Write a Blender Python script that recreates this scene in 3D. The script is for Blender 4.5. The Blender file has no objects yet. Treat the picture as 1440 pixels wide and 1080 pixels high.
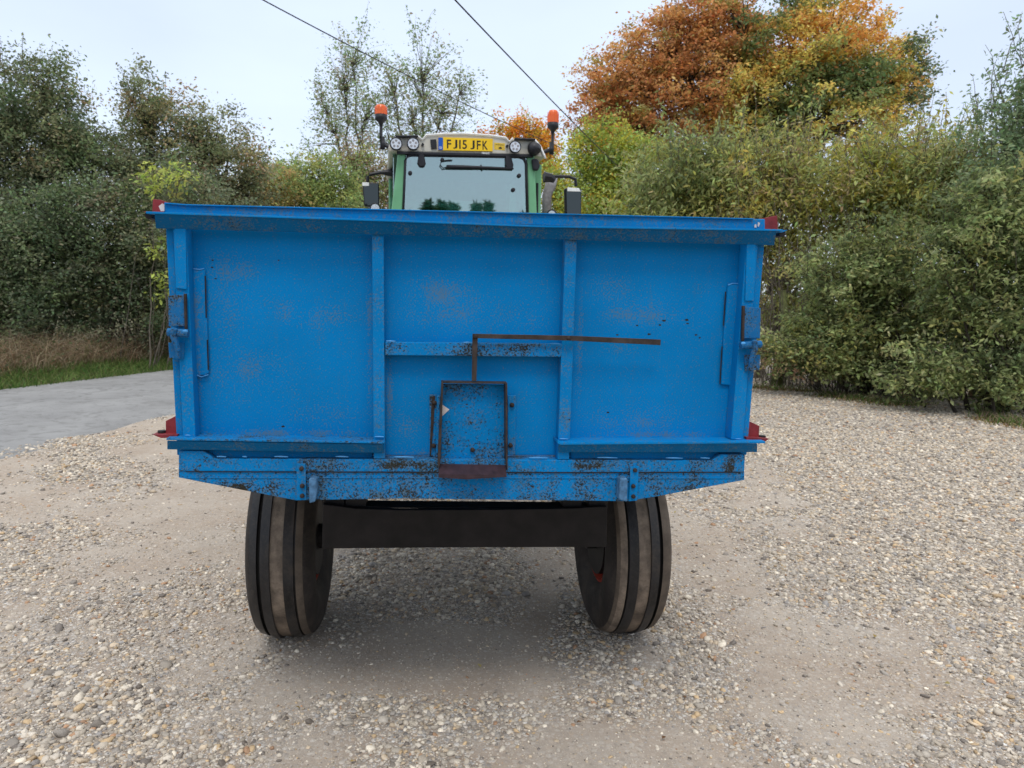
import bpy, bmesh, math, random
import numpy as np
from mathutils import Vector, Matrix
random.seed(7); rng = np.random.default_rng(11)
C = bpy.context.scene.collection
scene = bpy.context.scene

# ------------------------------------------------------------------ camera
F, YAW, ROLL, PITCH, HCAM, CX = 990.0, -0.127, 0.019, 0.1207, 1.6354, -0.1897
cy, sy, cp, sp, cr, sr = math.cos(YAW), math.sin(YAW), math.cos(PITCH), math.sin(PITCH), math.cos(ROLL), math.sin(ROLL)
right0 = Vector((cy, sy, 0)); flat = Vector((-sy, cy, 0))
fwd = flat*cp + Vector((0, 0, -sp)); up0 = flat*sp + Vector((0, 0, cp))
right = right0*cr + up0*sr; up = up0*cr - right0*sr
CAM = Vector((CX, 0, HCAM))
cam = bpy.data.cameras.new("camera"); co = bpy.data.objects.new("camera", cam); C.objects.link(co)
m = Matrix((right, up, -fwd)).transposed().to_4x4(); m.translation = CAM
co.matrix_world = m
cam.sensor_width = 36; cam.lens = F/1440*36; cam.clip_end = 2000; cam.clip_start = 0.05
cam.dof.use_dof = True; cam.dof.focus_distance = 2.5; cam.dof.aperture_fstop = 6.5
scene.camera = co
def ray(px, py):
    return (fwd*F + right*(px-720) - up*(py-540)).normalized()
def at_dist(px, py, D):            # point on the ray at horizontal forward distance D
    r = ray(px, py); return CAM + r*(D/r.dot(flat))
def at_ground(px, py, z=0.0):
    r = ray(px, py); return CAM + r*((z-HCAM)/r.z)

# ------------------------------------------------------------------ sky and sun
world = bpy.data.worlds.new("World"); scene.world = world; world.use_nodes = True
nt = world.node_tree; nt.nodes.clear()
SUN_EL, SUN_AZ = math.radians(60), math.radians(187)
def N(nt, t, **k):
    n = nt.nodes.new(t)
    for a, b in k.items():
        if a.startswith('_'): n.inputs[int(a[1:])].default_value = b
        else: setattr(n, a, b)
    return n
out = N(nt, 'ShaderNodeOutputWorld'); bg = N(nt, 'ShaderNodeBackground', _1=0.1)
sky = N(nt, 'ShaderNodeTexSky', sky_type='NISHITA', sun_disc=False, sun_elevation=SUN_EL, sun_rotation=SUN_AZ)
tc = N(nt, 'ShaderNodeTexCoord'); sep = N(nt, 'ShaderNodeSeparateXYZ')
nt.links.new(tc.outputs['Generated'], sep.inputs[0])
rampn = N(nt, 'ShaderNodeValToRGB'); e = rampn.color_ramp.elements
e[0].position = 0.0; e[0].color = (0.60, 0.66, 0.70, 1); e[1].position = 1.0; e[1].color = (1.0, 1.0, 1.0, 1)
for p_, c_ in ((0.06, (0.56, 0.62, 0.70, 1)), (0.22, (0.485, 0.56, 0.69, 1)), (0.42, (0.47, 0.54, 0.67, 1)), (0.6, (0.66, 0.71, 0.77, 1))):
    q = e.new(p_); q.color = c_
nt.links.new(sep.outputs[2], rampn.inputs[0])
nz = N(nt, 'ShaderNodeTexNoise'); nz.inputs['Scale'].default_value = 2.2; nz.inputs['Detail'].default_value = 4
mpn = N(nt, 'ShaderNodeMapping'); mpn.inputs['Scale'].default_value = (1, 1, 2.5)
nt.links.new(tc.outputs['Generated'], mpn.inputs[0]); nt.links.new(mpn.outputs[0], nz.inputs['Vector'])
mr = N(nt, 'ShaderNodeMapRange'); mr.inputs['From Min'].default_value = .3; mr.inputs['From Max'].default_value = .7
mr.inputs['To Min'].default_value = 17.0; mr.inputs['To Max'].default_value = 20.0
nt.links.new(nz.outputs[0], mr.inputs[0])
vm = N(nt, 'ShaderNodeVectorMath', operation='SCALE')
nt.links.new(rampn.outputs[0], vm.inputs[0]); nt.links.new(mr.outputs[0], vm.inputs['Scale'])
mx = N(nt, 'ShaderNodeMix', data_type='RGBA'); mx.inputs[0].default_value = 0.88
nt.links.new(sky.outputs[0], mx.inputs[6]); nt.links.new(vm.outputs[0], mx.inputs[7])
nt.links.new(mx.outputs[2], bg.inputs[0]); nt.links.new(bg.outputs[0], out.inputs[0])
sun = bpy.data.lights.new("sun", 'SUN'); sun.energy = 1.4; sun.angle = math.radians(16); sun.color = (1, .97, .93)
so = bpy.data.objects.new("sun", sun); C.objects.link(so)
sd = Vector((math.sin(SUN_AZ)*math.cos(SUN_EL), math.cos(SUN_AZ)*math.cos(SUN_EL), math.sin(SUN_EL)))
so.rotation_euler = sd.to_track_quat('Z', 'Y').to_euler()
scene.view_settings.view_transform = 'Standard'; scene.view_settings.look = 'None'
scene.view_settings.exposure = 0.0; scene.view_settings.gamma = 1
scene.render.engine = 'CYCLES'
scene.cycles.max_bounces = 8; scene.cycles.transparent_max_bounces = 8; scene.cycles.use_denoising = True

# ------------------------------------------------------------------ materials
def mat(name):
    m = bpy.data.materials.new(name); m.use_nodes = True; t = m.node_tree; t.nodes.clear()
    o = N(t, 'ShaderNodeOutputMaterial'); b = N(t, 'ShaderNodeBsdfPrincipled'); t.links.new(b.outputs[0], o.inputs[0])
    return m, t, b
def noise(t, vec, scale, detail=4, rough=.55, dist=0):
    n = N(t, 'ShaderNodeTexNoise'); n.inputs['Scale'].default_value = scale; n.inputs['Detail'].default_value = detail
    n.inputs['Roughness'].default_value = rough; n.inputs['Distortion'].default_value = dist
    t.links.new(vec, n.inputs['Vector']); return n.outputs[0]
def rng_(t, v, a, b, c=0., d=1.):
    n = N(t, 'ShaderNodeMapRange'); n.inputs[1].default_value = a; n.inputs[2].default_value = b
    n.inputs[3].default_value = c; n.inputs[4].default_value = d; t.links.new(v, n.inputs[0]); return n.outputs[0]
def math_(t, op, a, b=None):
    n = N(t, 'ShaderNodeMath', operation=op)
    for i, x in enumerate((a, b)):
        if x is None: continue
        if isinstance(x, (int, float)): n.inputs[i].default_value = x
        else: t.links.new(x, n.inputs[i])
    return n.outputs[0]
def mixc(t, f, a, b):
    n = N(t, 'ShaderNodeMix', data_type='RGBA')
    for i, x in ((0, f), (6, a), (7, b)):
        if isinstance(x, (int, float)): n.inputs[i].default_value = x
        elif isinstance(x, tuple): n.inputs[i].default_value = (*x, 1) if len(x) == 3 else x
        else: t.links.new(x, n.inputs[i])
    return n.outputs[2]
def objco(t): return N(t, 'ShaderNodeTexCoord').outputs['Object']
def bump(t, b, h, s, d=.01):
    n = N(t, 'ShaderNodeBump'); n.inputs['Strength'].default_value = s; n.inputs['Distance'].default_value = d
    t.links.new(h, n.inputs['Height']); t.links.new(n.outputs[0], b.inputs['Normal'])
def ramp(t, v, stops):
    n = N(t, 'ShaderNodeValToRGB'); e = n.color_ramp.elements
    e[0].position = stops[0][0]; e[0].color = (*stops[0][1], 1); e[1].position = stops[-1][0]; e[1].color = (*stops[-1][1], 1)
    for p, c in stops[1:-1]: q = e.new(p); q.color = (*c, 1)
    t.links.new(v, n.inputs[0]); return n.outputs[0]
def simple(name, col, rough=.5, metal=0., var=.25, vs=20, spec=.3, bmp=0.):
    m, t, b = mat(name); v = objco(t); n = noise(t, v, vs, 5)
    c = mixc(t, rng_(t, n, .3, .7), tuple(x*(1-var) for x in col), tuple(min(1, x*(1+var)) for x in col))
    t.links.new(c, b.inputs['Base Color']); b.inputs['Roughness'].default_value = rough; b.inputs['Metallic'].default_value = metal
    b.inputs['Specular IOR Level'].default_value = spec
    if bmp: bump(t, b, noise(t, v, vs*4, 6), bmp, .003)
    return m

BLUE = (0.0, 0.178, 0.455)
def paint(name, blue=BLUE, grime=0.0, chips=0.0, patches=(), dots=()):
    m, t, b = mat(name); v = objco(t)
    big = noise(t, v, 2.3, 3); med = noise(t, v, 11, 5, .6); fine = noise(t, v, 160, 3, .7); fine2 = noise(t, v, 150, 5, .8); soft_ = noise(t, v, 26, 6, .7)
    mp = N(t, 'ShaderNodeMapping'); mp.inputs['Scale'].default_value = (1, 1, .09); t.links.new(v, mp.inputs[0]); stk = noise(t, mp.outputs[0], 42, 5, .65)
    c = mixc(t, rng_(t, big, .3, .7), tuple(x*.86 for x in blue), tuple(x*1.08 for x in blue))
    c = mixc(t, rng_(t, med, .45, .75, 0, .14), c, (.0, .16, .36))
    c = mixc(t, math_(t, 'MULTIPLY', rng_(t, stk, .54, .74, 0, .30+grime*.45), rng_(t, med, .4, .62)), c, (.055, .13, .21))
    c = mixc(t, math_(t, 'MULTIPLY', rng_(t, soft_, .50, .68, 0, .10+grime*.75), rng_(t, med, .38, .6, .15, 1)), c, (.04, .075, .075))
    m_p = None
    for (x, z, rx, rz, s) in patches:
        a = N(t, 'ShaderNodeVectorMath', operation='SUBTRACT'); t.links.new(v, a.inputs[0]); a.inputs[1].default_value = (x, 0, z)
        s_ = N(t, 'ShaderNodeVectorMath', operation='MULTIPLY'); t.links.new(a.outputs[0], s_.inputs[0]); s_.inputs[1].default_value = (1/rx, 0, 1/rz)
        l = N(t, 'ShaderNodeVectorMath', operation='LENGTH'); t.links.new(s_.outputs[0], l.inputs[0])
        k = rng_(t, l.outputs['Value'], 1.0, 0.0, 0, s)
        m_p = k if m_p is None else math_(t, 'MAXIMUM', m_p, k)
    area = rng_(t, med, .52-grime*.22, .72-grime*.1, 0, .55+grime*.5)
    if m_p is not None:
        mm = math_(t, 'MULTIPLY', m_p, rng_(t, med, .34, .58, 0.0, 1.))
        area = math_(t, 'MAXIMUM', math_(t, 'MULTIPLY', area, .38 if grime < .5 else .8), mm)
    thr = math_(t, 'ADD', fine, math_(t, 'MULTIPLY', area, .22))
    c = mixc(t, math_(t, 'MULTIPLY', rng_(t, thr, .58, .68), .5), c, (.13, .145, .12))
    thr2 = math_(t, 'ADD', fine2, math_(t, 'MULTIPLY', area, .08+grime*.14))
    cm = rng_(t, thr2, .69-chips*.10, .73-chips*.10)
    if dots:
        md = None
        for (x, z, r) in dots:
            a = N(t, 'ShaderNodeVectorMath', operation='SUBTRACT'); t.links.new(v, a.inputs[0]); a.inputs[1].default_value = (x, 0, z)
            s_ = N(t, 'ShaderNodeVectorMath', operation='MULTIPLY'); t.links.new(a.outputs[0], s_.inputs[0]); s_.inputs[1].default_value = (1/(r*1.0), 0, 1/(r*.55))
            l = N(t, 'ShaderNodeVectorMath', operation='LENGTH'); t.links.new(s_.outputs[0], l.inputs[0])
            k = rng_(t, math_(t, 'ADD', l.outputs['Value'], math_(t, 'MULTIPLY', fine2, 1.8)), 1.55, 1.4)
            md = k if md is None else math_(t, 'MAXIMUM', md, k)
        cm = math_(t, 'MAXIMUM', cm, md)
    c = mixc(t, cm, c, mixc(t, rng_(t, fine, .4, .7), (.02, .022, .018), (.045, .037, .026)))
    t.links.new(c, b.inputs['Base Color'])
    t.links.new(rng_(t, med, .3, .7, .42, .6), b.inputs['Roughness'])
    b.inputs['Specular IOR Level'].default_value = .09
    h = math_(t, 'SUBTRACT', math_(t, 'MULTIPLY', big, 2.2), math_(t, 'MULTIPLY', cm, .25)); bump(t, b, h, .5, .008)
    return m

# ------------------------------------------------------------------ object helpers
def empty(name, loc, rz=0.0, label=None, cat=None, group=None):
    o = bpy.data.objects.new(name, None); C.objects.link(o); o.location = loc; o.rotation_euler = (0, 0, rz)
    o.empty_display_size = .1
    return tag(o, label, cat, group)
def tag(o, label=None, cat=None, group=None, kind=None):
    for k, v in (('label', label), ('category', cat), ('group', group), ('kind', kind)):
        if v: o[k] = v
    return o
def link(name, me, m, parent=None):
    o = bpy.data.objects.new(name, me); C.objects.link(o)
    for x in (m if isinstance(m, (list, tuple)) else [m]): me.materials.append(x)
    if parent: o.parent = parent
    return o
def build(name, bm, m, parent=None, bev=0.0, smooth=False, seg=2):
    bmesh.ops.recalc_face_normals(bm, faces=bm.faces)
    me = bpy.data.meshes.new(name); bm.to_mesh(me); bm.free()
    o = link(name, me, m, parent)
    if bev:
        b = o.modifiers.new('bevel', 'BEVEL'); b.width = bev; b.segments = seg; b.limit_method = 'ANGLE'; b.angle_limit = math.radians(40)
    if smooth:
        for p in me.polygons: p.use_smooth = True
    return o
def npmesh(name, V, Fc, m, parent=None, cols=None, smooth=False, midx=None):
    me = bpy.data.meshes.new(name); n, k = Fc.shape
    me.vertices.add(len(V)); me.vertices.foreach_set('co', np.ascontiguousarray(V, dtype=np.float32).ravel())
    me.loops.add(n*k); me.loops.foreach_set('vertex_index', np.ascontiguousarray(Fc, dtype=np.int32).ravel())
    me.polygons.add(n); me.polygons.foreach_set('loop_start', np.arange(0, n*k, k, dtype=np.int32))
    try: me.polygons.foreach_set('loop_total', np.full(n, k, dtype=np.int32))
    except Exception: pass
    if smooth: me.polygons.foreach_set('use_smooth', np.ones(n, dtype=bool))
    if midx is not None: me.polygons.foreach_set('material_index', midx.astype(np.int32))
    if cols is not None:
        a = me.attributes.new('Col', 'FLOAT_COLOR', 'POINT'); cc = np.ones((len(V), 4), np.float32); cc[:, :3] = cols
        a.data.foreach_set('color', cc.ravel())
    me.update(calc_edges=True)
    return link(name, me, m, parent)

class Frame:                        # an upright frame: u to the right, v away, w up
    def __init__(s, ox, oy, th=0.0):
        s.o = Vector((ox, oy, 0)); s.th = th
        s.U = Vector((math.cos(th), math.sin(th), 0)); s.V = Vector((-math.sin(th), math.cos(th), 0))
    def at(s, px, py, v):
        r = ray(px, py); p = CAM - s.o
        k = (v - p.dot(s.V))/r.dot(s.V); q = p + r*k
        return q.dot(s.U), q.z
def slab(bm, pts, v0, v1):          # polygon [(u,w)] extruded from v0 to v1
    a = [bm.verts.new((u, v0, w)) for u, w in pts]; b = [bm.verts.new((u, v1, w)) for u, w in pts]
    n = len(pts); bm.faces.new(a); bm.faces.new(b[::-1])
    for i in range(n): bm.faces.new((a[i], b[i], b[(i+1) % n], a[(i+1) % n]))
def box(bm, x0, x1, y0, y1, z0, z1):
    slab(bm, [(x0, z0), (x1, z0), (x1, z1), (x0, z1)], y0, y1)
def tube(bm, pts, r, seg=8, caps=True):
    pts = [Vector(p) for p in pts]; rs = r if isinstance(r, (list, tuple)) else [r]*len(pts); rings = []
    for i, p in enumerate(pts):
        d = (pts[min(i+1, len(pts)-1)] - pts[max(i-1, 0)]).normalized()
        a = d.cross(Vector((0, 0, 1)) if abs(d.z) < .9 else Vector((1, 0, 0))).normalized(); b = d.cross(a)
        rings.append([bm.verts.new(p + (a*math.cos(2*math.pi*j/seg) + b*math.sin(2*math.pi*j/seg))*rs[i]) for j in range(seg)])
    for i in range(len(rings)-1):
        for j in range(seg): bm.faces.new((rings[i][j], rings[i][(j+1) % seg], rings[i+1][(j+1) % seg], rings[i+1][j]))
    if caps: bm.faces.new(rings[0][::-1]); bm.faces.new(rings[-1])
def lathe(bm, prof, axis, c, seg=32, mi=None):   # prof: (offset along axis, radius)
    c = Vector(c); A = Vector(axis).normalized()
    a = A.cross(Vector((0, 0, 1)) if abs(A.z) < .9 else Vector((1, 0, 0))).normalized(); b = A.cross(a); rings = []
    for t_, r in prof:
        rings.append([bm.verts.new(c + A*t_ + (a*math.cos(2*math.pi*j/seg) + b*math.sin(2*math.pi*j/seg))*max(r, 1e-4)) for j in range(seg)])
    for i in range(len(rings)-1):
        for j in range(seg):
            f = bm.faces.new((rings[i][j], rings[i][(j+1) % seg], rings[i+1][(j+1) % seg], rings[i+1][j]))
            if mi: f.material_index = mi[i]
def bolt(bm, u, v, w, r=.007, h=.006):
    lathe(bm, [(0, r), (-h*.7, r), (-h, r*.7), (-h, 0)], (0, 1, 0), (u, v, w), 8)

# value noise for the ground and for scattering
class VN:
    def __init__(s, seed, n=256): s.g = np.random.default_rng(seed).random((n, n)); s.n = n
    def __call__(s, x, y, sc):
        x = np.asarray(x)*sc + 57.3; y = np.asarray(y)*sc + 91.7
        i = np.floor(x).astype(int); j = np.floor(y).astype(int); fx = x-i; fy = y-j
        fx = fx*fx*(3-2*fx); fy = fy*fy*(3-2*fy); n = s.n
        g = lambda a, b: s.g[a % n, b % n]
        return (g(i, j)*(1-fx)+g(i+1, j)*fx)*(1-fy) + (g(i, j+1)*(1-fx)+g(i+1, j+1)*fx)*fy
vn = VN(3); vn2 = VN(9)

# ------------------------------------------------------------------ ground, road, gravel
NEAR = [at_ground(0, 635), at_ground(245, 580)]; FAR = [at_ground(0, 548), at_ground(240, 520)]
def lin(p, s): return p[0] + (p[1]-p[0])*s
rd = (NEAR[1]-NEAR[0]).normalized(); rn = Vector((-rd.y, rd.x, 0))     # rn points to the far (left) side
fd = (FAR[1]-FAR[0]).normalized()
def side(x, y, P, d): return (x-P.x)*(-d.y) + (y-P.y)*d.x              # > 0 on the left of the line
def soft(n): return np.asarray(n)
def ground_h(x, y):
    h = (vn(x, y, .55)-.5)*.035 + (vn2(x, y, 2.1)-.5)*.014 + (vn(x, y, 7.)-.5)*.005
    s = side(x, y, NEAR[0], rd) + (vn2(x, y, 1.3)-.5)*.35
    edge = np.clip((s+.1)/.35, 0, 1)
    return h*(1-edge) + .012*(1-edge) - .07*edge

bare = []
for px, py, rx, ry in ((690, 915, 250, 62), (560, 960, 150, 40), (1180, 925, 185, 75), (1130, 1000, 140, 50), (320, 925, 70, 60), (310, 690, 110, 50), (240, 640, 80, 30), (1010, 650, 55, 60), (860, 1050, 230, 45), (60, 700, 90, 20), (990, 770, 45, 60)):
    a = at_ground(px, py); ux = (at_ground(px+rx, py)-a).length; uy = (at_ground(px, py-ry)-at_ground(px, py+ry)).length/2
    bare.append((a.x, a.y, ux, uy))
heaps = []
for px, py, rx, ry in ((545, 790, 75, 60), (690, 800, 55, 50), (610, 850, 150, 22), (840, 900, 60, 60), (960, 880, 60, 70), (960, 980, 70, 40), (600, 1010, 150, 30)):
    a = at_ground(px, py); ux = (at_ground(px+rx, py)-a).length; uy = (at_ground(px, py-ry)-at_ground(px, py+ry)).length/2
    heaps.append((a.x, a.y, ux, uy))
def density(x, y):
    lat = (x-CX)*right0.x + y*right0.y
    d = np.clip((vn(x, y, .8)*.5 + vn2(x, y, 2.3)*.3 + vn(x, y, 6.)*.2 - .36)*3.8, .08, 1)
    d = np.maximum(d, np.clip((lat-.8)/1.3, 0, 1)*(.65+.35*vn(x, y, 1.6)))
    b = np.ones_like(d)
    for (bx, by, rx, ry) in bare:
        dx = (x-bx)*right0.x+(y-by)*right0.y; dy = (x-bx)*flat.x+(y-by)*flat.y
        q = np.sqrt((dx/rx)**2+(dy/ry)**2) + (vn2(x, y, 4.)-.5)*.9 + (vn(x, y, 9.)-.5)*.7
        b = np.minimum(b, np.clip((q-.45)/.8, .26, 1))
    h = 0
    for (bx, by, rx, ry) in heaps:
        dx = (x-bx)*right0.x+(y-by)*right0.y; dy = (x-bx)*flat.x+(y-by)*flat.y
        h = np.maximum(h, np.clip(1.3-np.sqrt((dx/rx)**2+(dy/ry)**2) - (vn2(x, y, 4.)-.5)*.8, 0, .8))
    return np.maximum(d*b, h)
def gravel_mat():
    m, t, b = mat('gravel_surface'); v = N(t, 'ShaderNodeNewGeometry').outputs['Position']
    big = noise(t, v, .9, 4, .6); med = noise(t, v, 5, 5, .6); fine = noise(t, v, 260, 3, .7)
    lo_ = N(t, 'ShaderNodeAttribute', attribute_name='Loose').outputs['Fac']
    base = mixc(t, rng_(t, big, .35, .65), (.32, .262, .208), (.40, .335, .27)); base = mixc(t, rng_(t, lo_, .1, .7, 0, .75), base, (.135, .105, .082))
    base = mixc(t, rng_(t, med, .35, .7, 0, .55), base, (.25, .21, .175))
    base = mixc(t, rng_(t, fine, .35, .65, .0, .5), base, (.50, .44, .37))
    hs = None
    base = mixc(t, rng_(t, noise(t, v, 1.7, 3), .42, .62, 0, .5), base, (.30, .225, .165))
    for sc, lo, k in ((48, .30, .9), (120, .40, .7)):
        vo = N(t, 'ShaderNodeTexVoronoi'); vo.inputs['Scale'].default_value = sc; vo.inputs['Randomness'].default_value = 1
        t.links.new(v, vo.inputs['Vector'])
        sx = N(t, 'ShaderNodeSeparateXYZ'); t.links.new(vo.outputs['Color'], sx.inputs[0])
        col = ramp(t, sx.outputs[0], [(0, (.13, .125, .12)), (.2, (.33, .31, .29)), (.45, (.50, .46, .41)), (.65, (.66, .62, .56)), (.85, (.46, .33, .21)), (1, (.78, .76, .72))])
        dm = math_(t, 'MULTIPLY', rng_(t, vo.outputs['Distance'], .55, .42), math_(t, 'GREATER_THAN', sx.outputs[1], lo))
        dm = math_(t, 'MULTIPLY', dm, rng_(t, lo_, .05, .5, .22, 1))
        base = mixc(t, math_(t, 'MULTIPLY', dm, k), base, col)
        h = math_(t, 'MULTIPLY', dm, rng_(t, vo.outputs['Distance'], 0, .55, 1, 0)); h = math_(t, 'MULTIPLY', h, 48/sc)
        hs = h if hs is None else math_(t, 'ADD', hs, h)
    hs = math_(t, 'ADD', hs, math_(t, 'MULTIPLY', fine, .25))
    t.links.new(base, b.inputs['Base Color']); b.inputs['Roughness'].default_value = .9; b.inputs['Specular IOR Level'].default_value = .25
    bump(t, b, hs, .8, .008)
    return m
M = {}
M['gravel'] = gravel_mat()
def attr_mat(name, rough=.7, spec=.3, trans=0., bmp=0., vs=300):
    m, t, b = mat(name); a = N(t, 'ShaderNodeAttribute', attribute_name='Col')
    v = objco(t); n = noise(t, v, vs, 4)
    c = N(t, 'ShaderNodeVectorMath', operation='SCALE'); t.links.new(a.outputs[0], c.inputs[0]); t.links.new(rng_(t, n, .25, .75, .75, 1.25), c.inputs['Scale'])
    t.links.new(c.outputs[0], b.inputs['Base Color']); b.inputs['Roughness'].default_value = rough; b.inputs['Specular IOR Level'].default_value = spec
    if bmp: bump(t, b, n, bmp, .004)
    if trans:
        tr = N(t, 'ShaderNodeBsdfTranslucent'); ms = N(t, 'ShaderNodeMixShader'); ms.inputs[0].default_value = trans
        t.links.new(c.outputs[0], tr.inputs[0]); t.links.new(b.outputs[0], ms.inputs[1]); t.links.new(tr.outputs[0], ms.inputs[2])
        t.links.new(ms.outputs[0], [x for x in t.nodes if x.type == 'OUTPUT_MATERIAL'][0].inputs[0])
    return m
M['stone'] = attr_mat('flint_stone', .62, .4, bmp=.3)
M['leaf'] = attr_mat('leaf', .55, .22, trans=.48, vs=8)
M['blade'] = attr_mat('grass_blade', .7, .2, trans=.3, vs=8)

# base terrain
def terrain_mat():
    m, t, b = mat('earth_and_grass'); v = N(t, 'ShaderNodeNewGeometry').outputs['Position']
    n = noise(t, v, .6, 6, .6); f = noise(t, v, 30, 5, .7)
    c = mixc(t, rng_(t, n, .4, .6), (.06, .09, .025), (.10, .085, .045)); c = mixc(t, rng_(t, f, .3, .7, 0, .7), c, (.16, .12, .06))
    t.links.new(c, b.inputs['Base Color']); b.inputs['Roughness'].default_value = .95; bump(t, b, f, .6, .03); return m
M['terrain'] = terrain_mat()
g = np.linspace(-1, 1, 81); gx = np.sign(g)*np.abs(g)**2.2*900
X, Y = np.meshgrid(gx, gx, indexing='ij')
s_left = side(X, Y, FAR[0], fd)
Z = -.10 + np.clip((s_left-.2)/2.2, 0, 1)*.32*(np.hypot(X, Y) < 80) + (vn(X, Y, .03)-.5)*2.*np.clip((np.hypot(X, Y)-80)/100, 0, 1)
def gridmesh(name, X, Y, Z, m):
    a, b_ = X.shape; V = np.stack([X, Y, Z], -1).reshape(-1, 3); i = np.arange(a*b_).reshape(a, b_)
    Fc = np.stack([i[:-1, :-1], i[1:, :-1], i[1:, 1:], i[:-1, 1:]], -1).reshape(-1, 4)
    return npmesh(name, V, Fc, m, smooth=True)
tag(gridmesh('ground', X, Y, Z, M['terrain']), kind='structure')
xs = np.arange(-13, 16, .07); ys = np.arange(-6, 30, .07); X, Y = np.meshgrid(xs, ys, indexing='ij')
gy = gridmesh('gravel_yard', X, Y, ground_h(X, Y), M['gravel']); tag(gy, kind='structure')
at_ = gy.data.attributes.new('Loose', 'FLOAT', 'POINT'); at_.data.foreach_set('value', density(X, Y).ravel().astype(np.float32))
# lane
def road_mat():
    m, t, b = mat('asphalt'); v = N(t, 'ShaderNodeNewGeometry').outputs['Position']
    n = noise(t, v, 1.2, 5, .6); f = noise(t, v, 140, 4, .8); w = noise(t, v, 3, 6, .7, 1.5)
    c = mixc(t, rng_(t, n, .35, .65), (.15, .15, .15), (.23, .23, .228)); c = mixc(t, rng_(t, f, .35, .7, 0, .6), c, (.38, .37, .36))
    c = mixc(t, rng_(t, w, .52, .6, 0, .6), c, (.155, .15, .145)); cr_ = N(t, 'ShaderNodeTexVoronoi', feature='DISTANCE_TO_EDGE'); cr_.inputs['Scale'].default_value = .3; ws = N(t, 'ShaderNodeVectorMath', operation='ADD'); nn_ = N(t, 'ShaderNodeTexNoise'); nn_.inputs['Scale'].default_value = 2.5; t.links.new(v, nn_.inputs['Vector']); t.links.new(v, ws.inputs[0]); t.links.new(nn_.outputs['Color'], ws.inputs[1]); t.links.new(ws.outputs[0], cr_.inputs['Vector']); c = mixc(t, rng_(t, cr_.outputs['Distance'], .012, .003, 0, .35), c, (.07, .068, .065))
    t.links.new(c, b.inputs['Base Color']); b.inputs['Roughness'].default_value = .85; bump(t, b, f, .5, .004); return m
sl = np.linspace(-30, 70, 140); wl = np.linspace(0, 1, 24)
R = np.zeros((len(sl), len(wl), 3))
for i, s in enumerate(sl):
    a = NEAR[0] + rd*s; a = a - rn*.5
    k = FAR[0] + fd*(s+1.5); 
    for j, w in enumerate(wl):
        p = a.lerp(k, w); R[i, j] = (p.x, p.y, .0 + .03*math.sin(math.pi*w) + .002)
o = gridmesh('lane', R[..., 0], R[..., 1], R[..., 2], road_mat()); tag(o, kind='structure')

# ---- loose stones
def ico(sub):
    bm = bmesh.new(); bmesh.ops.create_icosphere(bm, subdivisions=sub, radius=1)
    V = np.array([v.co[:] for v in bm.verts]); Fc = np.array([[v.index for v in f.verts] for f in bm.faces]); bm.free(); return V, Fc
def rotmats(n, tilt):
    a = rng.random(n)*2*np.pi; ax = rng.normal(0, tilt, n); ay = rng.normal(0, tilt, n)
    ca, sa = np.cos(a), np.sin(a); z = np.zeros(n); o = np.ones(n)
    Rz = np.array([[ca, -sa, z], [sa, ca, z], [z, z, o]]).transpose(2, 0, 1)
    Rx = np.array([[o, z, z], [z, np.cos(ax), -np.sin(ax)], [z, np.sin(ax), np.cos(ax)]]).transpose(2, 0, 1)
    Ry = np.array([[np.cos(ay), z, np.sin(ay)], [z, o, z], [-np.sin(ay), z, np.cos(ay)]]).transpose(2, 0, 1)
    return Rx @ Ry @ Rz
PAL = np.array([(.50, .46, .40), (.62, .58, .52), (.38, .36, .33), (.25, .245, .24), (.11, .11, .115), (.76, .71, .62), (.54, .40, .24), (.42, .24, .14), (.56, .47, .36), (.30, .31, .33)])
PW = np.array([.2, .17, .15, .1, .05, .09, .05, .025, .12, .045]); PW = PW/PW.sum()
def stones(n, D0, D1, sub, smin, smed, sig, tight, tiny=0.):
    D = np.sqrt(rng.random(n)*(D1**2-D0**2)+D0**2) if D0 > 4 else rng.uniform(D0, D1, n)
    lat = (rng.random(n)*2-1)*(.76*D+.9)
    x = CX + lat*right0.x + D*flat.x; y = lat*right0.y + D*flat.y
    s = side(x, y, NEAR[0], rd)
    dens = density(x, y); dens = np.maximum(dens, tiny)
    k = (rng.random(n) < dens) & (s < .25+rng.normal(0, .12, n))
    x, y, dn = x[k], y[k], dens[k]; n = len(x)
    S = smin + np.exp(rng.normal(math.log(smed), sig, n))*(.55+.5*dn); S = np.minimum(S, .03)
    B, Fc = ico(sub); nb = len(B)
    sc = np.stack([S*rng.uniform(.8, 1.25, n), S*rng.uniform(.6, 1., n), S*rng.uniform(.32, .65, n)], -1)
    V = np.repeat(B[None], n, 0)
    V = V*(1+rng.normal(0, .17, (n, nb, 1)))*sc[:, None, :]
    V = np.einsum('nij,nkj->nki', rotmats(n, .28), V)
    V[..., 0] += x[:, None]; V[..., 1] += y[:, None]; V[..., 2] += (ground_h(x, y) + sc[:, 2]*rng.uniform(-.4, .5, n))[:, None]
    c = PAL[rng.choice(len(PAL), n, p=PW)]*rng.uniform(.62, 1.28, (n, 1)); c = c*.76 + np.array((.40, .30, .21))*.22; c = c*np.array((.99, .955, .895))
    c = np.repeat(c[:, None, :], nb, 1).reshape(-1, 3)
    Fc = (Fc[None] + (np.arange(n)*nb)[:, None, None]).reshape(-1, 3)
    return V.reshape(-1, 3), Fc, c
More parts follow.
